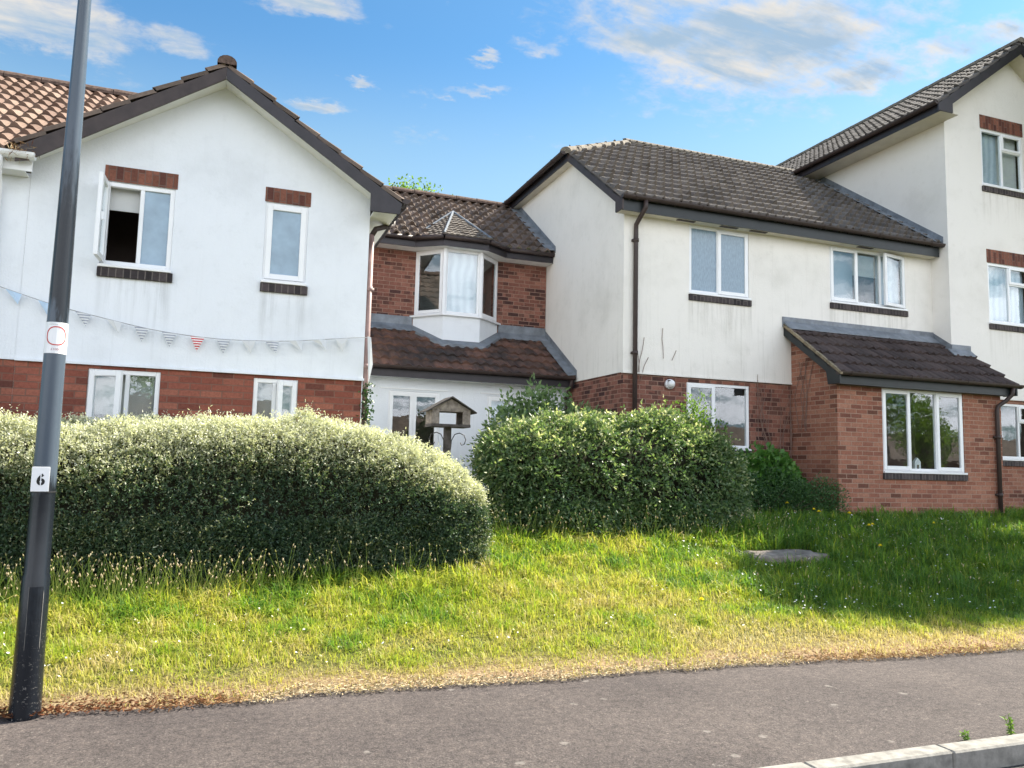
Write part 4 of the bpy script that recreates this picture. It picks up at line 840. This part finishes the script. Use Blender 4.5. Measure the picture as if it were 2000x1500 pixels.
for s in (-1, 1):
    pts = [(bx + s * .04, by - .02, bzb - .28), (bx + s * .05, by - .02, bzb - .16), (bx + s * .09, by - .02, bzb - .085), (bx + s * .15, by - .02, bzb - .065), (bx + s * .21, by - .02, bzb - .09), (bx + s * .235, by - .02, bzb - .15), (bx + s * .215, by - .02, bzb - .205), (bx + s * .18, by - .02, bzb - .215), (bx + s * .165, by - .02, bzb - .185)]
    MB().tube(pts, .006, 6).build('hook', IRON, T_, smooth=True)
# ------------------------------------------------------------------ hedges
def hedge(root, xs_c, zt_c, yc, hdp, x0, x1, zc, capL, capR, n, shape_p, leaf_fn, core_in, seed, capw=1.0, rough=0):
    r = np.random.default_rng(seed)
    def half(x):
        s = np.ones_like(x)
        if capR: t = np.clip((x - (x1 - capw)) / capw, 0, 1); s = np.minimum(s, (1 - t ** 2.4) ** (1 / 2.4))
        if capL: t = np.clip(((x0 + capw) - x) / capw, 0, 1); s = np.minimum(s, (1 - t ** 2.4) ** (1 / 2.4))
        return s
    ZT = lambda x: np.interp(x, xs_c, zt_c)
    th = np.concatenate([np.full(1, -1.), np.linspace(0, np.pi, 41)])
    def point(x, t, shrink=0):
        """t in [0,1]: 0..0.36 front face, then over the top to the back"""
        s = half(x); h = np.maximum(hdp * s - shrink, .02); zt = ZT(x) - shrink; g = gz(x, np.full_like(x, yc - hdp)) - .05
        a = np.clip((t - .36) / .64, 0, 1) * np.pi; e = 2 / shape_p
        ca = np.cos(a); sa = np.sin(a)
        y = yc - h * np.sign(ca) * np.abs(ca) ** e; z = zc + (zt - zc) * np.abs(sa) ** e
        lowf = t < .36; zz = g + (zc - g) * np.clip(t / .36, 0, 1); yl = yc - h * (.93 + .07 * np.clip(t / .3, 0, 1))
        y = np.where(lowf, yl, y); z = np.where(lowf, zz, z)
        ny = np.where(lowf, -1.0, -np.sign(ca) * np.abs(ca) ** (2 - e) / np.maximum(h, .2)); nz = np.where(lowf, .05, np.abs(sa) ** (2 - e) / np.maximum(zt - zc, .2))
        dx = .01; nx = -(half(x + dx) - half(x - dx)) / (2 * dx) * .9
        nn = unit(np.stack([nx, ny, nz], -1)); return np.stack([x, y, z], -1), nn
    u = r.random(n); u = np.where((x1 - x0 > 6) & (u < .3) & (r.random(n) < .45), .3 + .7 * r.random(n), u); x = x0 + (x1 - x0) * u
    k = int(n * .16)
    if capR: x[:k] = x1 - capw * .7 * (1 - np.sin(r.random(k) * np.pi / 2)) 
    if capL: x[k:2 * k] = x0 + capw * .7 * (1 - np.sin(r.random(k) * np.pi / 2))
    t = r.random(n) * .93; P, Nn = point(x, t)
    lump = (vnoise(P[:, 0] + P[:, 2], P[:, 1] * 1.3 + P[:, 2], 2.3, seed) - .5) * (.13 + .03 * rough) + (vnoise(P[:, 0] * 1.1 - P[:, 2], P[:, 1] + P[:, 2] * 1.2, 6, seed + 1) - .5) * .10
    P = P + Nn * (lump - r.exponential(.045, n) + .02 + (.06 * rough * (vnoise(P[:, 0] * 1.7, P[:, 1] + P[:, 2], 1.9, seed + 2) - .3)))[:, None]
    leaf_fn(P, Nn, r, root)
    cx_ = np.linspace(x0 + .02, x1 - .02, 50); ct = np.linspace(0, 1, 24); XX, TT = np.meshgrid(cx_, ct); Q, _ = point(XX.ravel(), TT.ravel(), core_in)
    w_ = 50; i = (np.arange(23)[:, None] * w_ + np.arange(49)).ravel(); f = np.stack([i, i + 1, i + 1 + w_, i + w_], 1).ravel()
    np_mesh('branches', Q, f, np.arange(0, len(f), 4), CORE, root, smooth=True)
H1 = thing('hedge', (0, 8.4, .4), 'long clipped rounded hedge with tiny leaves and pale sunlit top, left of the bird table', 'hedge')
def small_leaves(P, Nn, r, root):
    n = len(P); stem = unit(Nn * .55 + np.array([0, 0, .45]) + r.normal(size=(n, 3)) * .45)
    long_ = r.random(n) < .045; L = np.where(long_, r.uniform(.10, .20, n), r.uniform(.045, .11, n)); k = 7
    patch = vnoise(P[:, 0] + P[:, 1], P[:, 2] * 1.2, 1.7, 91) - .5; young_lit = np.clip(r.normal(.20, .13, n) + .25 * patch + 1.0 * np.clip(Nn[:, 2] - .12, 0, 1) ** .75 + np.where(long_, .2, 0), 0, 1)  # upward leaves tinted paler: sunlight put into the top's colour, beside new growth
    tt = (np.arange(k) + .6) / k; base = P[:, None, :] + stem[:, None, :] * (L[:, None] * tt)[..., None]
    d = unit(stem[:, None, :] * .6 + r.normal(size=(n, k, 3)) * .75)
    tint = np.clip(young_lit[:, None] * (.55 + .6 * tt) + r.normal(0, .08, (n, k)), 0, 1)
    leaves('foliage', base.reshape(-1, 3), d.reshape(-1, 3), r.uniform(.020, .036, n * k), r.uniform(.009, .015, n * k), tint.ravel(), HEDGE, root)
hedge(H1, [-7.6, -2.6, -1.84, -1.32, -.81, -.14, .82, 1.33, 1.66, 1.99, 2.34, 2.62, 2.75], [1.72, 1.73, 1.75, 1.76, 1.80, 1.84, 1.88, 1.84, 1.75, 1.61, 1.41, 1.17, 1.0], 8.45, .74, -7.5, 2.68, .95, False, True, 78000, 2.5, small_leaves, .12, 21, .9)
H2 = thing('hedge', (4.9, 9.8, .6), 'loose broad-leaved hedge with arching sprays, in front of the cream house', 'hedge')
def broad_leaves(P, Nn, r, root):
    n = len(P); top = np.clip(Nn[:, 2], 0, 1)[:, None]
    stem = unit(Nn * .8 + np.array([.1, -.1, 0]) + np.array([0, 0, 1.0]) * (top * .8 - .35) + r.normal(size=(n, 3)) * .35)
    L = np.where((r.random(n) < .05) & (top[:, 0] > .3), r.uniform(.3, .5, n), r.uniform(.10, .26, n)); k = 7; tt = (np.arange(k) + .5) / k
    sag = -(tt ** 2)[None, :] * (L * .35)[:, None]; base = P[:, None, :] + stem[:, None, :] * (L[:, None] * tt)[..., None]; base[..., 2] += sag
    d = unit(stem[:, None, :] * .7 + r.normal(size=(n, k, 3)) * .55 + np.array([0, 0, -.15]))
    young_lit = np.clip(r.normal(.40, .17, n) + .30 * top[:, 0], 0, 1); tint = np.clip(young_lit[:, None] * (.7 + .4 * tt) + r.normal(0, .07, (n, k)), 0, 1)  # tint lifted on top sprays, painting the sunlit upper hedge along with young leaves
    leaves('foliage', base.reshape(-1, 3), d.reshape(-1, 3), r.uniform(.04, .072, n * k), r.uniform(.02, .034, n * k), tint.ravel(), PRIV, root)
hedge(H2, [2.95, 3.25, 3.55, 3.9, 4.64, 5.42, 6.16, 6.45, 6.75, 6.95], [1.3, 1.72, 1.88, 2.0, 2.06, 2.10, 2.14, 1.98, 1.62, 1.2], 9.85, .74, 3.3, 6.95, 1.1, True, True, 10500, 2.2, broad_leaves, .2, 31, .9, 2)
def bush(name, label, cat, blobs, n, L, W_, m, seed, up=.3, stems=(), droop=.0, group=None):
    """leafy shrub: blobs = (centre, radii); leaves carried on short twigs through the volume"""
    r = np.random.default_rng(seed); c0 = blobs[0][0]; base = (c0[0], c0[1], float(gz(c0[0], c0[1])))
    root = thing(name, base, label, cat, group); P = []; Nn = []
    tot = sum(b[1][0] * b[1][2] for b in blobs)
    for c, rad in blobs:
        k = int(n * rad[0] * rad[2] / tot); q = unit(r.normal(size=(k, 3))); s = r.random(k) ** .42
        lump = 1 + .28 * (vnoise(q[:, 0] * 2 + q[:, 2], q[:, 1] * 2 - q[:, 2], 1.5, seed) - .5) * 2
        P.append(np.array(c) + q * s[:, None] * lump[:, None] * np.array(rad)); Nn.append(q)
    P = np.concatenate(P); Nn = np.concatenate(Nn); keep = P[:, 2] > gz(P[:, 0], P[:, 1]); P = P[keep]; Nn = Nn[keep]; k = len(P)
    d = Nn * .6 + r.normal(size=(k, 3)) * .6 + np.array([0, -.1, up]); tint = np.clip(r.normal(.45, .25, k), 0, 1)
    leaves('foliage', P, d, r.uniform(L * .6, L * 1.2, k), r.uniform(W_ * .7, W_ * 1.2, k), tint, m, root)
    b = MB()
    for c, rad in blobs:
        for _ in range(5):
            e = np.array(c) + r.normal(size=3) * np.array(rad) * .45; b.tube([(base[0] + r.normal() * .06, base[1] + r.normal() * .05, base[2] - .05), tuple((np.array(base) + e) / 2 + r.normal(size=3) * .06), tuple(e)], [.018, .012, .005], 5)
    b.build('stem', BARK, root); return root
bush('shrub', 'soft green large-leaved shrub rising behind the broad-leaved hedge', 'shrub', [((4.4, 10.75, 1.95), (.62, .4, .75)), ((3.9, 10.7, 1.8), (.42, .35, .62)), ((5.0, 10.7, 1.8), (.6, .35, .62))], 6800, .095, .05, LILAC, 41, .05)
bush('shrub', 'lime green upright shrub under the ground floor window of the cream house', 'shrub', [((6.42, 9.75, 1.85), (.30, .28, .72)), ((6.66, 9.7, 1.55), (.28, .28, .66)), ((6.1, 9.85, 1.85), (.3, .3, .6))], 6000, .055, .024, YBUSH, 42, .7)
bush('shrub', 'bright lobed-leaved vine bush under the sill in the corner by the extension', 'shrub', [((8.35, 10.62, 1.48), (.62, .34, .42)), ((7.9, 10.62, 1.36), (.36, .32, .36)), ((8.8, 10.7, 1.25), (.34, .3, .32))], 3600, .10, .075, VINE, 43, .1)
bush('shrub', 'low dark green sprawling shrub at the foot of the extension side wall', 'shrub', [((8.1, 10.3, 1.06), (.76, .44, .5)), ((8.85, 10.1, 1.0), (.58, .36, .46)), ((7.5, 10.3, 1.0), (.5, .42, .5)), ((7.2, 10.55, 1.35), (.4, .32, .55))], 21000, .042, .02, SHRUB, 44, .15)
# ivy on the downpipe corner
iv = thing('ivy', (1.63, 9.5, .3), 'narrow strip of dark ivy climbing the brick corner beside the bird table', 'ivy')
r = np.random.default_rng(5); n = 700; z = r.uniform(.4, 2.45, n); P = np.stack([1.60 + r.normal(0, .045, n) + .02, 9.44 + r.normal(0, .03, n), z], 1)
leaves('foliage', P, r.normal(size=(n, 3)) * .6 + np.array([.2, -.7, -.3]), r.uniform(.03, .055, n), r.uniform(.025, .04, n), r.random(n), IVY, iv)
MB().tube([(1.60, 9.46, .3), (1.61, 9.45, 1.4), (1.60, 9.46, 2.4)], .01, 5).build('stem', BARK, iv)
# bare climber stems by the extension
cl = thing('climber', (9.1, YC - .03, .9), 'bare woody climber stems fanned over the brick wall beside the extension', 'climber')
b = MB(); r = np.random.default_rng(11)
for k in range(13):
    x = 9.0 + r.normal(0, .1); z = 1.3; pts = [(x, YC - .01, z)]; lean = r.normal(-.06, .11)
    for j in range(7):
        x += lean * .9 + r.normal(0, .03) + (.02 * j if r.random() < .3 else 0); z += r.uniform(.18, .30); x = max(x, 8.56); pts.append((min(x, 9.24), YC - .012 - r.random() * .03, min(z, 3.0 + r.random() * .25)))
    b.tube(pts, [.006] * 5 + [.004] * 3, 5)
for k in range(5):
    y = r.uniform(10.7, 11.1); b.tube([(XE0 - .015, y, 2.2), (XE0 - .02, y + r.normal(0, .1), 2.8), (XE0 - .015, min(y + r.normal(0, .1), 11.1), 3.4)], .005, 5)
b.build('stem', TWIG, cl)
cl = thing('climber', (6.3, YC - .03, .8), 'few thin dry climber twigs on cream render beside the brown downpipe', 'climber')
b = MB()
for pts in ([(6.25, 3.0), (6.28, 3.25), (6.33, 3.42), (6.36, 3.62)], [(6.3, 2.9), (6.36, 3.15), (6.44, 3.3)], [(6.72, 3.3), (6.71, 3.5), (6.69, 3.62), (6.705, 3.8)], [(6.88, 3.28), (6.96, 3.45)], [(6.28, 2.9), (6.27, 3.2), (6.22, 3.5)]): b.tube([(x, YC - .012, z) for x, z in pts], .0045, 5)
b.build('stem', TWIG, cl)
# tree beyond the link roof
tr = thing('tree', (5.7, 26, 0), 'bright green tree crown showing above the roof ridge of the link house', 'tree')
b = MB(); b.tube([(5.7, 26, -.1), (5.75, 26, 3), (5.65, 26.1, 6), (5.8, 26, 8.5)], [.28, .22, .17, .08], 9); r = np.random.default_rng(3)
for k in range(9): a = k * 2.4; b.tube([(5.7, 26, 4.5 + k * .45), (5.7 + math.cos(a) * .9, 26 + math.sin(a) * .9, 6 + k * .4), (5.7 + math.cos(a) * 1.5, 26 + math.sin(a) * 1.5, 7.4 + k * .35)], [.09, .06, .02], 6)
b.build('trunk', BARK, tr)
P = []
for k in range(60):
    q = unit(r.normal(size=3)) * r.uniform(.5, 1) ; c = np.array([5.75, 26, 8.8]) + q * np.array([1.35, 1.4, 2.3]); P.append(c + r.normal(size=(150, 3)) * np.array([.26, .26, .22]))
P = np.concatenate(P); n = len(P); leaves('crown', P, r.normal(size=(n, 3)) + np.array([0, 0, -.2]), r.uniform(.09, .16, n), r.uniform(.05, .09, n), np.clip(r.normal(.5, .25, n), 0, 1), TREEL, tr)
# ------------------------------------------------------------------ across the road: what the panes reflect
def far_block():
    g = thing('garage_block', (4, -19, 0), 'low brick garage block with a tiled roof on the far side of the road', 'garage')
    MB().box(-14, 66, -24, -19, -.1, 2.5).build('brick_wall', BRK, g)
    b = MB(); b.prism([(-14.4, -18.6, 2.45), (-14.4, -24.4, 2.45), (-14.4, -21.5, 4.4)], (80.8, 0, 0)); b.build('roof', T_BR, g)
    for k in range(16):
        x = -12 + k * 4.6; MB().box(x, x + 2.4, -19.0, -18.96, -.05, 2.05).build('garage_door', BROWN, g)
    for j, (x, y, h, rd) in enumerate(((34.3, -13.5, 8.0, 2.3), (-6, -26, 7, 3), (30, -28, 7, 3), (38.3, -14.5, 5.4, 1.7))):
        t = thing('tree', (x, y, 0), ['rounded dark tree on the far verge', 'tall broad tree behind the garages', 'big tree beyond the garage end', 'small bushy tree on the far verge'][j], 'tree')
        MB().tube([(x, y, -.1), (x, y, h * .7)], [.2, .08], 8).build('trunk', BARK, t)
        r = np.random.default_rng(60 + j); P = []
        for k in range(45): c = np.array([x, y, h * .72]) + unit(r.normal(size=3)) * r.uniform(.3, 1) * np.array([rd, rd, h * .38]); P.append(c + r.normal(size=(60, 3)) * rd * .16)
        P = np.concatenate(P); n = len(P); leaves('crown', P, r.normal(size=(n, 3)), r.uniform(.18, .3, n), r.uniform(.1, .16, n), r.random(n), TREEL, t)
far_block()
def verge_tree():
    x, y = 16.5, 9.4; g = float(gz(x, y)); t = thing('tree', (x, y, g), 'dense round-crowned tree past the right edge that shades the lawn', 'tree'); r = np.random.default_rng(88)
    b = MB(); b.tube([(x, y, g - .1), (x + .05, y, 3.5), (x, y, 6), (x, y, 9.6)], [.2, .16, .12, .05], 9); b.build('trunk', BARK, t); P = []
    for k in range(190): P.append(np.array([x, y, 9.7]) + unit(r.normal(size=3)) * r.uniform(.1, 1) ** .36 * np.array([2.1, 1.45, 2.1]) + r.normal(size=(75, 3)) * .2)
    P = np.concatenate(P); P = P[P[:, 0] > 14.4 + .35 * np.clip(9.4 - P[:, 1], -1, 2) * -1 + .6]; n = len(P); leaves('crown', P, r.normal(size=(n, 3)), r.uniform(.15, .24, n), r.uniform(.09, .14, n), r.random(n), TREEL, t)
verge_tree()
# ------------------------------------------------------------------ grass
def in_hedge(x, y):
    return ((x < 2.7) & (y > 7.78) & (y < 9.2)) | ((x > 3.1) & (x < 6.9) & (y > 9.2) & (y < 10.55)) | ((x > 9.29) & (x < 12.93) & (y > 10.0)) | (y > 11.1) | ((x < 1.6) & (y > 9.35)) | ((x > 5.95) & (x < 7.15) & (y > 7.62) & (y < 8.3))
def dryness(x, y):
    e = y - edge_y(x); n1 = vnoise(x, y, .9, 12); n2 = vnoise(x, y, 3.1, 13); n3 = vnoise(x, y, .45, 14)
    d = 1.02 - e * .46 + (n1 - .5) * .55 + (n2 - .5) * .45 + (n3 - .5) * .3
    lush = np.clip((x - 5.3) / 1.3, 0, 1) * np.clip((y - 6.1 + .0 * x) / .7, 0, 1)
    d = np.where(e < 1.35, d, np.clip(.47 + (n2 - .5) * .5 + (n1 - .5) * .45 - .05 * (e - 1.35), 0, 1)); d = d * (1 - .75 * lush) 
    return np.clip(d, 0, 1)
def blades(name, x, y, h, wd, tint, seed, curl=.5):
    r = np.random.default_rng(seed); n = len(x); a = r.uniform(0, 2 * np.pi, n); dirv = np.stack([np.cos(a), np.sin(a)], 1); lean = np.abs(r.normal(0, curl, n)) * h
    z = gz(x, y) + .005; b0 = np.stack([x, y, z], 1); s = np.stack([-dirv[:, 1], dirv[:, 0], np.zeros(n)], 1) * (wd / 2)[:, None]; D = np.stack([dirv[:, 0], dirv[:, 1], np.zeros(n)], 1)
    Z = np.array([0, 0, 1.]); m1 = b0 + D * (lean * .3)[:, None] + Z * (h * .6)[:, None]; tp = b0 + D * lean[:, None] + Z * (h * np.sqrt(np.clip(1 - .25 * (lean / np.maximum(h, .01)) ** 2, .2, 1)))[:, None]
    co = np.stack([b0 - s, b0 + s, m1 + s * .75, m1 - s * .75, tp], 1).reshape(-1, 3); i = np.arange(n)[:, None] * 5
    f = (i + np.array([0, 1, 2, 3, 3, 2, 4])).ravel(); st = (np.arange(n)[:, None] * 7 + np.array([0, 4])).ravel()
    return np_mesh(name, co, f, st, GRASS, None, np.repeat(tint, 5))
def grass():
    r = np.random.default_rng(77); n = 540000; x = r.uniform(-8, 18, n); e = r.uniform(-.05, 5.7, n); y = edge_y(x) + e
    keepp = ~in_hedge(x, y) & (r.random(n) < np.clip(1.15 - e * .12, .5, 1)) & ((x > -1.2 - .30 * (y - 5.4) - .9) | (r.random(n) < .6)) & ((x < 2.9 + 1.16 * y) | (r.random(n) < .6))
    bare = vnoise(x, y, 2.6, 31); keepp &= ~((e < .30) & (r.random(n) > .25 + e * 2.2 + (bare - .5) * .8)); keepp &= ~((np.hypot(x - PX, y - PY) < .1))
    x, y, e = x[keepp], y[keepp], e[keepp]; n = len(x); dr = dryness(x, y)
    near = np.clip(1 - np.minimum(np.abs(7.7 - y) + np.clip(x - 2.9, 0, 9) * 2, np.abs(9.0 - y) + np.clip(2.6 - x, 0, 9) * 2 + np.clip(x - 7, 0, 9)) / .8, 0, 1)
    lush = np.clip((x - 5.3) / 1.3, 0, 1) * np.clip((y - 6.1) / .7, 0, 1); tuft = .5 * vnoise(x, y, 4.2, 40) + .6 * vnoise(x, y, 11, 41) ** 1.5
    h = (.030 + .035 * np.clip(e, 0, 1) + .025 * np.clip(e - 1, 0, 1) + .04 * near + .055 * lush) * r.uniform(.35, 1.45, n) * (.4 + 1.25 * tuft)
    tc = np.stack([r.uniform(-3, 11, 260), r.uniform(5.6, 9.6, 260)], 1); ts = r.uniform(.06, .16, 260); boost = np.zeros(n)
    for (tx, ty), s_ in zip(tc, ts):
        m_ = (np.abs(x - tx) < s_ * 2) & (np.abs(y - ty) < s_ * 2); boost[m_] = np.maximum(boost[m_], np.exp(-((x[m_] - tx) ** 2 + (y[m_] - ty) ** 2) / s_ ** 2))
    h = h + .035 * boost; dr = np.clip(dr - .35 * boost, 0, 1)
    wd = 1.5 * (.0045 + .018 * h) * r.uniform(.7, 1.3, n) * np.clip(.7 + e * .14, .7, 1.3)
    tint = np.clip(dr + r.normal(0, .13, n), 0, 1); stray = r.random(n) < .07; tint = np.where(stray, np.clip(tint + r.uniform(.2, .5, n), 0, 1), tint)
    tag(blades('grass', x, y, h, wd, tint, 78, 1.3), 'patchy uncut lawn grass, straw dry by the pavement and green by the hedges', 'grass', kind='stuff')
    # dead thatch and leaf litter along the edge
    n = 16000; x = r.uniform(-4, 12, n); e = np.abs(r.normal(.02, .13, n)) - .06; y = edge_y(x) + e; z = np.maximum(gz(x, y), 0) + r.uniform(.004, .022, n)
    d = r.normal(size=(n, 3)); d[:, 2] *= .25; red = vnoise(x, y, 1.1, 50)
    tint = np.clip(r.normal(.93, .12, n) - np.clip(red - .62, 0, 1) * 3.2, 0, 1)
    o = leaves('leaf_litter', np.stack([x, y, z], 1), d, r.uniform(.015, .05, n), r.uniform(.005, .012, n), tint, DEBRIS); tag(o, 'dead grass and brown leaf litter along the pavement edge', 'leaf litter', kind='stuff')
    # seed heads standing tall at the foot of the hedges
    n = 1300; q = r.random(n); x = np.where(q < .5, np.where(r.random(n) < .65, r.normal(-.75, .75, n), r.uniform(-2.6, 2.6, n)), np.where(q < .75, r.uniform(2.4, 7.2, n), r.uniform(5.2, 10.2, n))); y = np.where(q < .5, r.normal(7.45, .16, n), np.where(q < .75, r.normal(8.85, .22, n), r.uniform(6.2, 9.7, n)))
    k = ~in_hedge(x, y); x, y, q = x[k], y[k], q[k]; n = len(x); h = np.where(q < .75, r.uniform(.16, .42, n), r.uniform(.12, .28, n)); z = gz(x, y)
    lean = np.stack([r.normal(0, .27, n), r.normal(0, .15, n), np.ones(n)], 1); tp = np.stack([x, y, z], 1) + lean * h[:, None]; b0 = np.stack([x, y, z], 1); md = (b0 + tp) / 2 + np.stack([r.normal(0, .02, n), np.zeros(n), r.normal(.02, .01, n)], 1)
    s = np.array([.0019, 0, 0]); co = np.stack([b0 - s, b0 + s, md + s, md - s, tp - s * .7, tp + s * .7], 1).reshape(-1, 3); i = np.arange(n)[:, None] * 6; f = (i + np.array([0, 1, 2, 3, 3, 2, 5, 4])).ravel()
    np1 = len(co); hd_n = r.uniform(.015, .045, n); hw = r.uniform(.004, .0085, n); u = unit(lean + r.normal(size=(n, 3)) * .2); sx = np.array([1., 0, 0]); sy = np.array([0, 1., 0])
    hc = np.stack([tp, tp + u * (hd_n * .5)[:, None] + sx * hw[:, None], tp + u * (hd_n * .5)[:, None] + sy * hw[:, None], tp + u * (hd_n * .5)[:, None] - sx * hw[:, None], tp + u * (hd_n * .5)[:, None] - sy * hw[:, None], tp + u * hd_n[:, None]], 1).reshape(-1, 3)
    hf = (np1 + np.arange(n)[:, None] * 6 + np.array([0, 1, 2, 0, 2, 3, 0, 3, 4, 0, 4, 1, 5, 2, 1, 5, 3, 2, 5, 4, 3, 5, 1, 4])).ravel()
    st = np.concatenate([np.arange(0, len(f), 4), len(f) + np.arange(0, len(hf), 3)]); tint = np.concatenate([np.repeat(r.uniform(.0, .4, n), 6), np.repeat(r.uniform(.45, 1, n), 6)])
    tag(np_mesh('seed_stalks', np.concatenate([co, hc]), np.concatenate([f, hf]), st, SEED, None, tint), 'tall pale seed heads standing along the foot of the hedges', 'seed heads', kind='stuff')
    # white daisies and clover scattered through the grass
    n = 1500; x = np.concatenate([r.uniform(5.2, 12, 1150), r.uniform(-2, 5.5, 350)]); y = np.concatenate([r.uniform(6.0, 9.9, 1150), r.uniform(5.8, 7.4, 350)]); k = ~in_hedge(x, y); x, y = x[k], y[k]; n = len(x)
    z = gz(x, y) + r.uniform(.05, .16, n) * np.where(x > 5.2, 1, .5); a = np.arange(6) * np.pi / 3; rad = r.uniform(.005, .011, n); tl = r.normal(0, .45, (n, 2))
    cx_ = np.cos(a)[None] * rad[:, None]; sy_ = np.sin(a)[None] * rad[:, None]; co = np.stack([x[:, None] + cx_, y[:, None] + sy_, z[:, None] + cx_ * tl[:, :1] + sy_ * tl[:, 1:]], -1).reshape(-1, 3)
    tag(np_mesh('daisies', co, np.arange(6 * n), np.arange(0, 6 * n, 6), PETW), 'tiny white daisies scattered through the lawn', 'daisies', kind='stuff')
grass()
def dandelion(x, y, h, rad, label, first=[]):
    z = float(gz(x, y)); o = thing('dandelion', (x, y, z), label, 'flower', 'yellow dandelions in the lawn')
    if not first:
        MB().tube([(0, 0, 0), (.005, 0, .6), (0, 0, 1)], [.012, .010, .008], 5)
    b = MB(); b.tube([(x, y, z), (x + .006, y, z + h * .6), (x, y, z + h)], .0028, 5); b.build('stem', STEMG, o)
    b = MB()
    rad = rad * 1.45
    for ring_, (rr, zz) in enumerate(((1, .0), (.75, .010), (.42, .018))):
        for k in range(14):
            a = 2 * math.pi * (k + .5 * ring_) / 14; c, s = math.cos(a), math.sin(a); w_ = .2 * rad
            b.add([(x, y, z + h + zz * .3), (x + c * rad * rr * .7 - s * w_, y + s * rad * rr * .7 + c * w_, z + h + zz + .006), (x + c * rad * rr, y + s * rad * rr, z + h + zz + .003), (x + c * rad * rr * .7 + s * w_, y + s * rad * rr * .7 - c * w_, z + h + zz + .006)], [(0, 1, 2, 3)])
    b.build('flower_head', PETY, o)
for x, y, h, rd, lb in ((8.185, 9.957, .26, .024, 'yellow dandelion highest up, against the dark shrub'), (8.296, 9.51, .24, .019, 'small yellow dandelion just above its larger neighbour near the shrub'), (8.154, 9.244, .26, .025, 'yellow dandelion below the small one, left of the brick corner'),
                         (8.588, 9.114, .26, .025, 'large yellow dandelion in front of the brick extension corner'), (8.594, 8.694, .2, .02, 'yellow dandelion right of a tight pair in the shaded lawn'), (8.50, 8.66, .2, .02, 'yellow dandelion left of a tight pair in the shaded lawn'),
                         (9.734, 8.701, .2, .016, 'small yellow dandelion in the shaded lawn furthest right'), (7.893, 7.866, .18, .021, 'yellow dandelion in the shaded lawn right of the concrete slab'), (4.476, 6.7, .07, .022, 'lone yellow dandelion low in the sunny lawn')): dandelion(x, y, h, rd, lb)
# concrete slab in the lawn
b = MB(); r = random.Random(3); pts = []
for k in range(18): a = 2 * math.pi * k / 18; q = 1 + .24 * r.uniform(-1, 1); pts.append((6.55 + .52 * q * math.copysign(abs(math.cos(a)) ** .6, math.cos(a)), 8.03 + .19 * q * math.copysign(abs(math.sin(a)) ** .6, math.sin(a)), 0))
zb = float(gz(6.55, 8.03)); b.prism([(x, y, zb - .035 + .1 * (y - 8.03)) for x, y, z in pts], (0, 0, .10)); o = b.build('drain_slab', SLAB, bevel=.02); tag(o, 'flat weathered concrete slab set in the shaded lawn', 'slab')
# weeds in the kerb joint
def weed(x, y, h, n, seed, label):
    r = np.random.default_rng(seed); o = thing('weed', (x, y, 0), label, 'weed', 'weeds in the kerb joint'); b = MB(); P = []; Dd = []
    for k in range(4):
        a = r.uniform(0, 6.28); t = r.uniform(.1, .5); e = (x + math.cos(a) * h * t, y + math.sin(a) * h * t * .6, h * r.uniform(.55, 1)); b.tube([(x, y, -.01), ((x + e[0]) / 2, (y + e[1]) / 2, e[2] * .55), e], [.003, .0025, .0015], 5)
        q = r.random(n); P.append(np.array([x, y, 0]) + (np.array(e) - np.array([x, y, 0])) * q[:, None]); Dd.append(r.normal(size=(n, 3)) + np.array([0, 0, .4]))
    b.build('stem', STEMG, o); P = np.concatenate(P); k = len(P); leaves('foliage', P, np.concatenate(Dd), r.uniform(.018, .035, k), r.uniform(.008, .014, k), r.random(k), YBUSH, o)
weed(4.11, 3.505, .055, 9, 1, 'tiny low green weed in the kerb joint, left of the taller one')
weed(4.46, 3.49, .125, 14, 2, 'taller upright green weed in the kerb joint at the right edge')
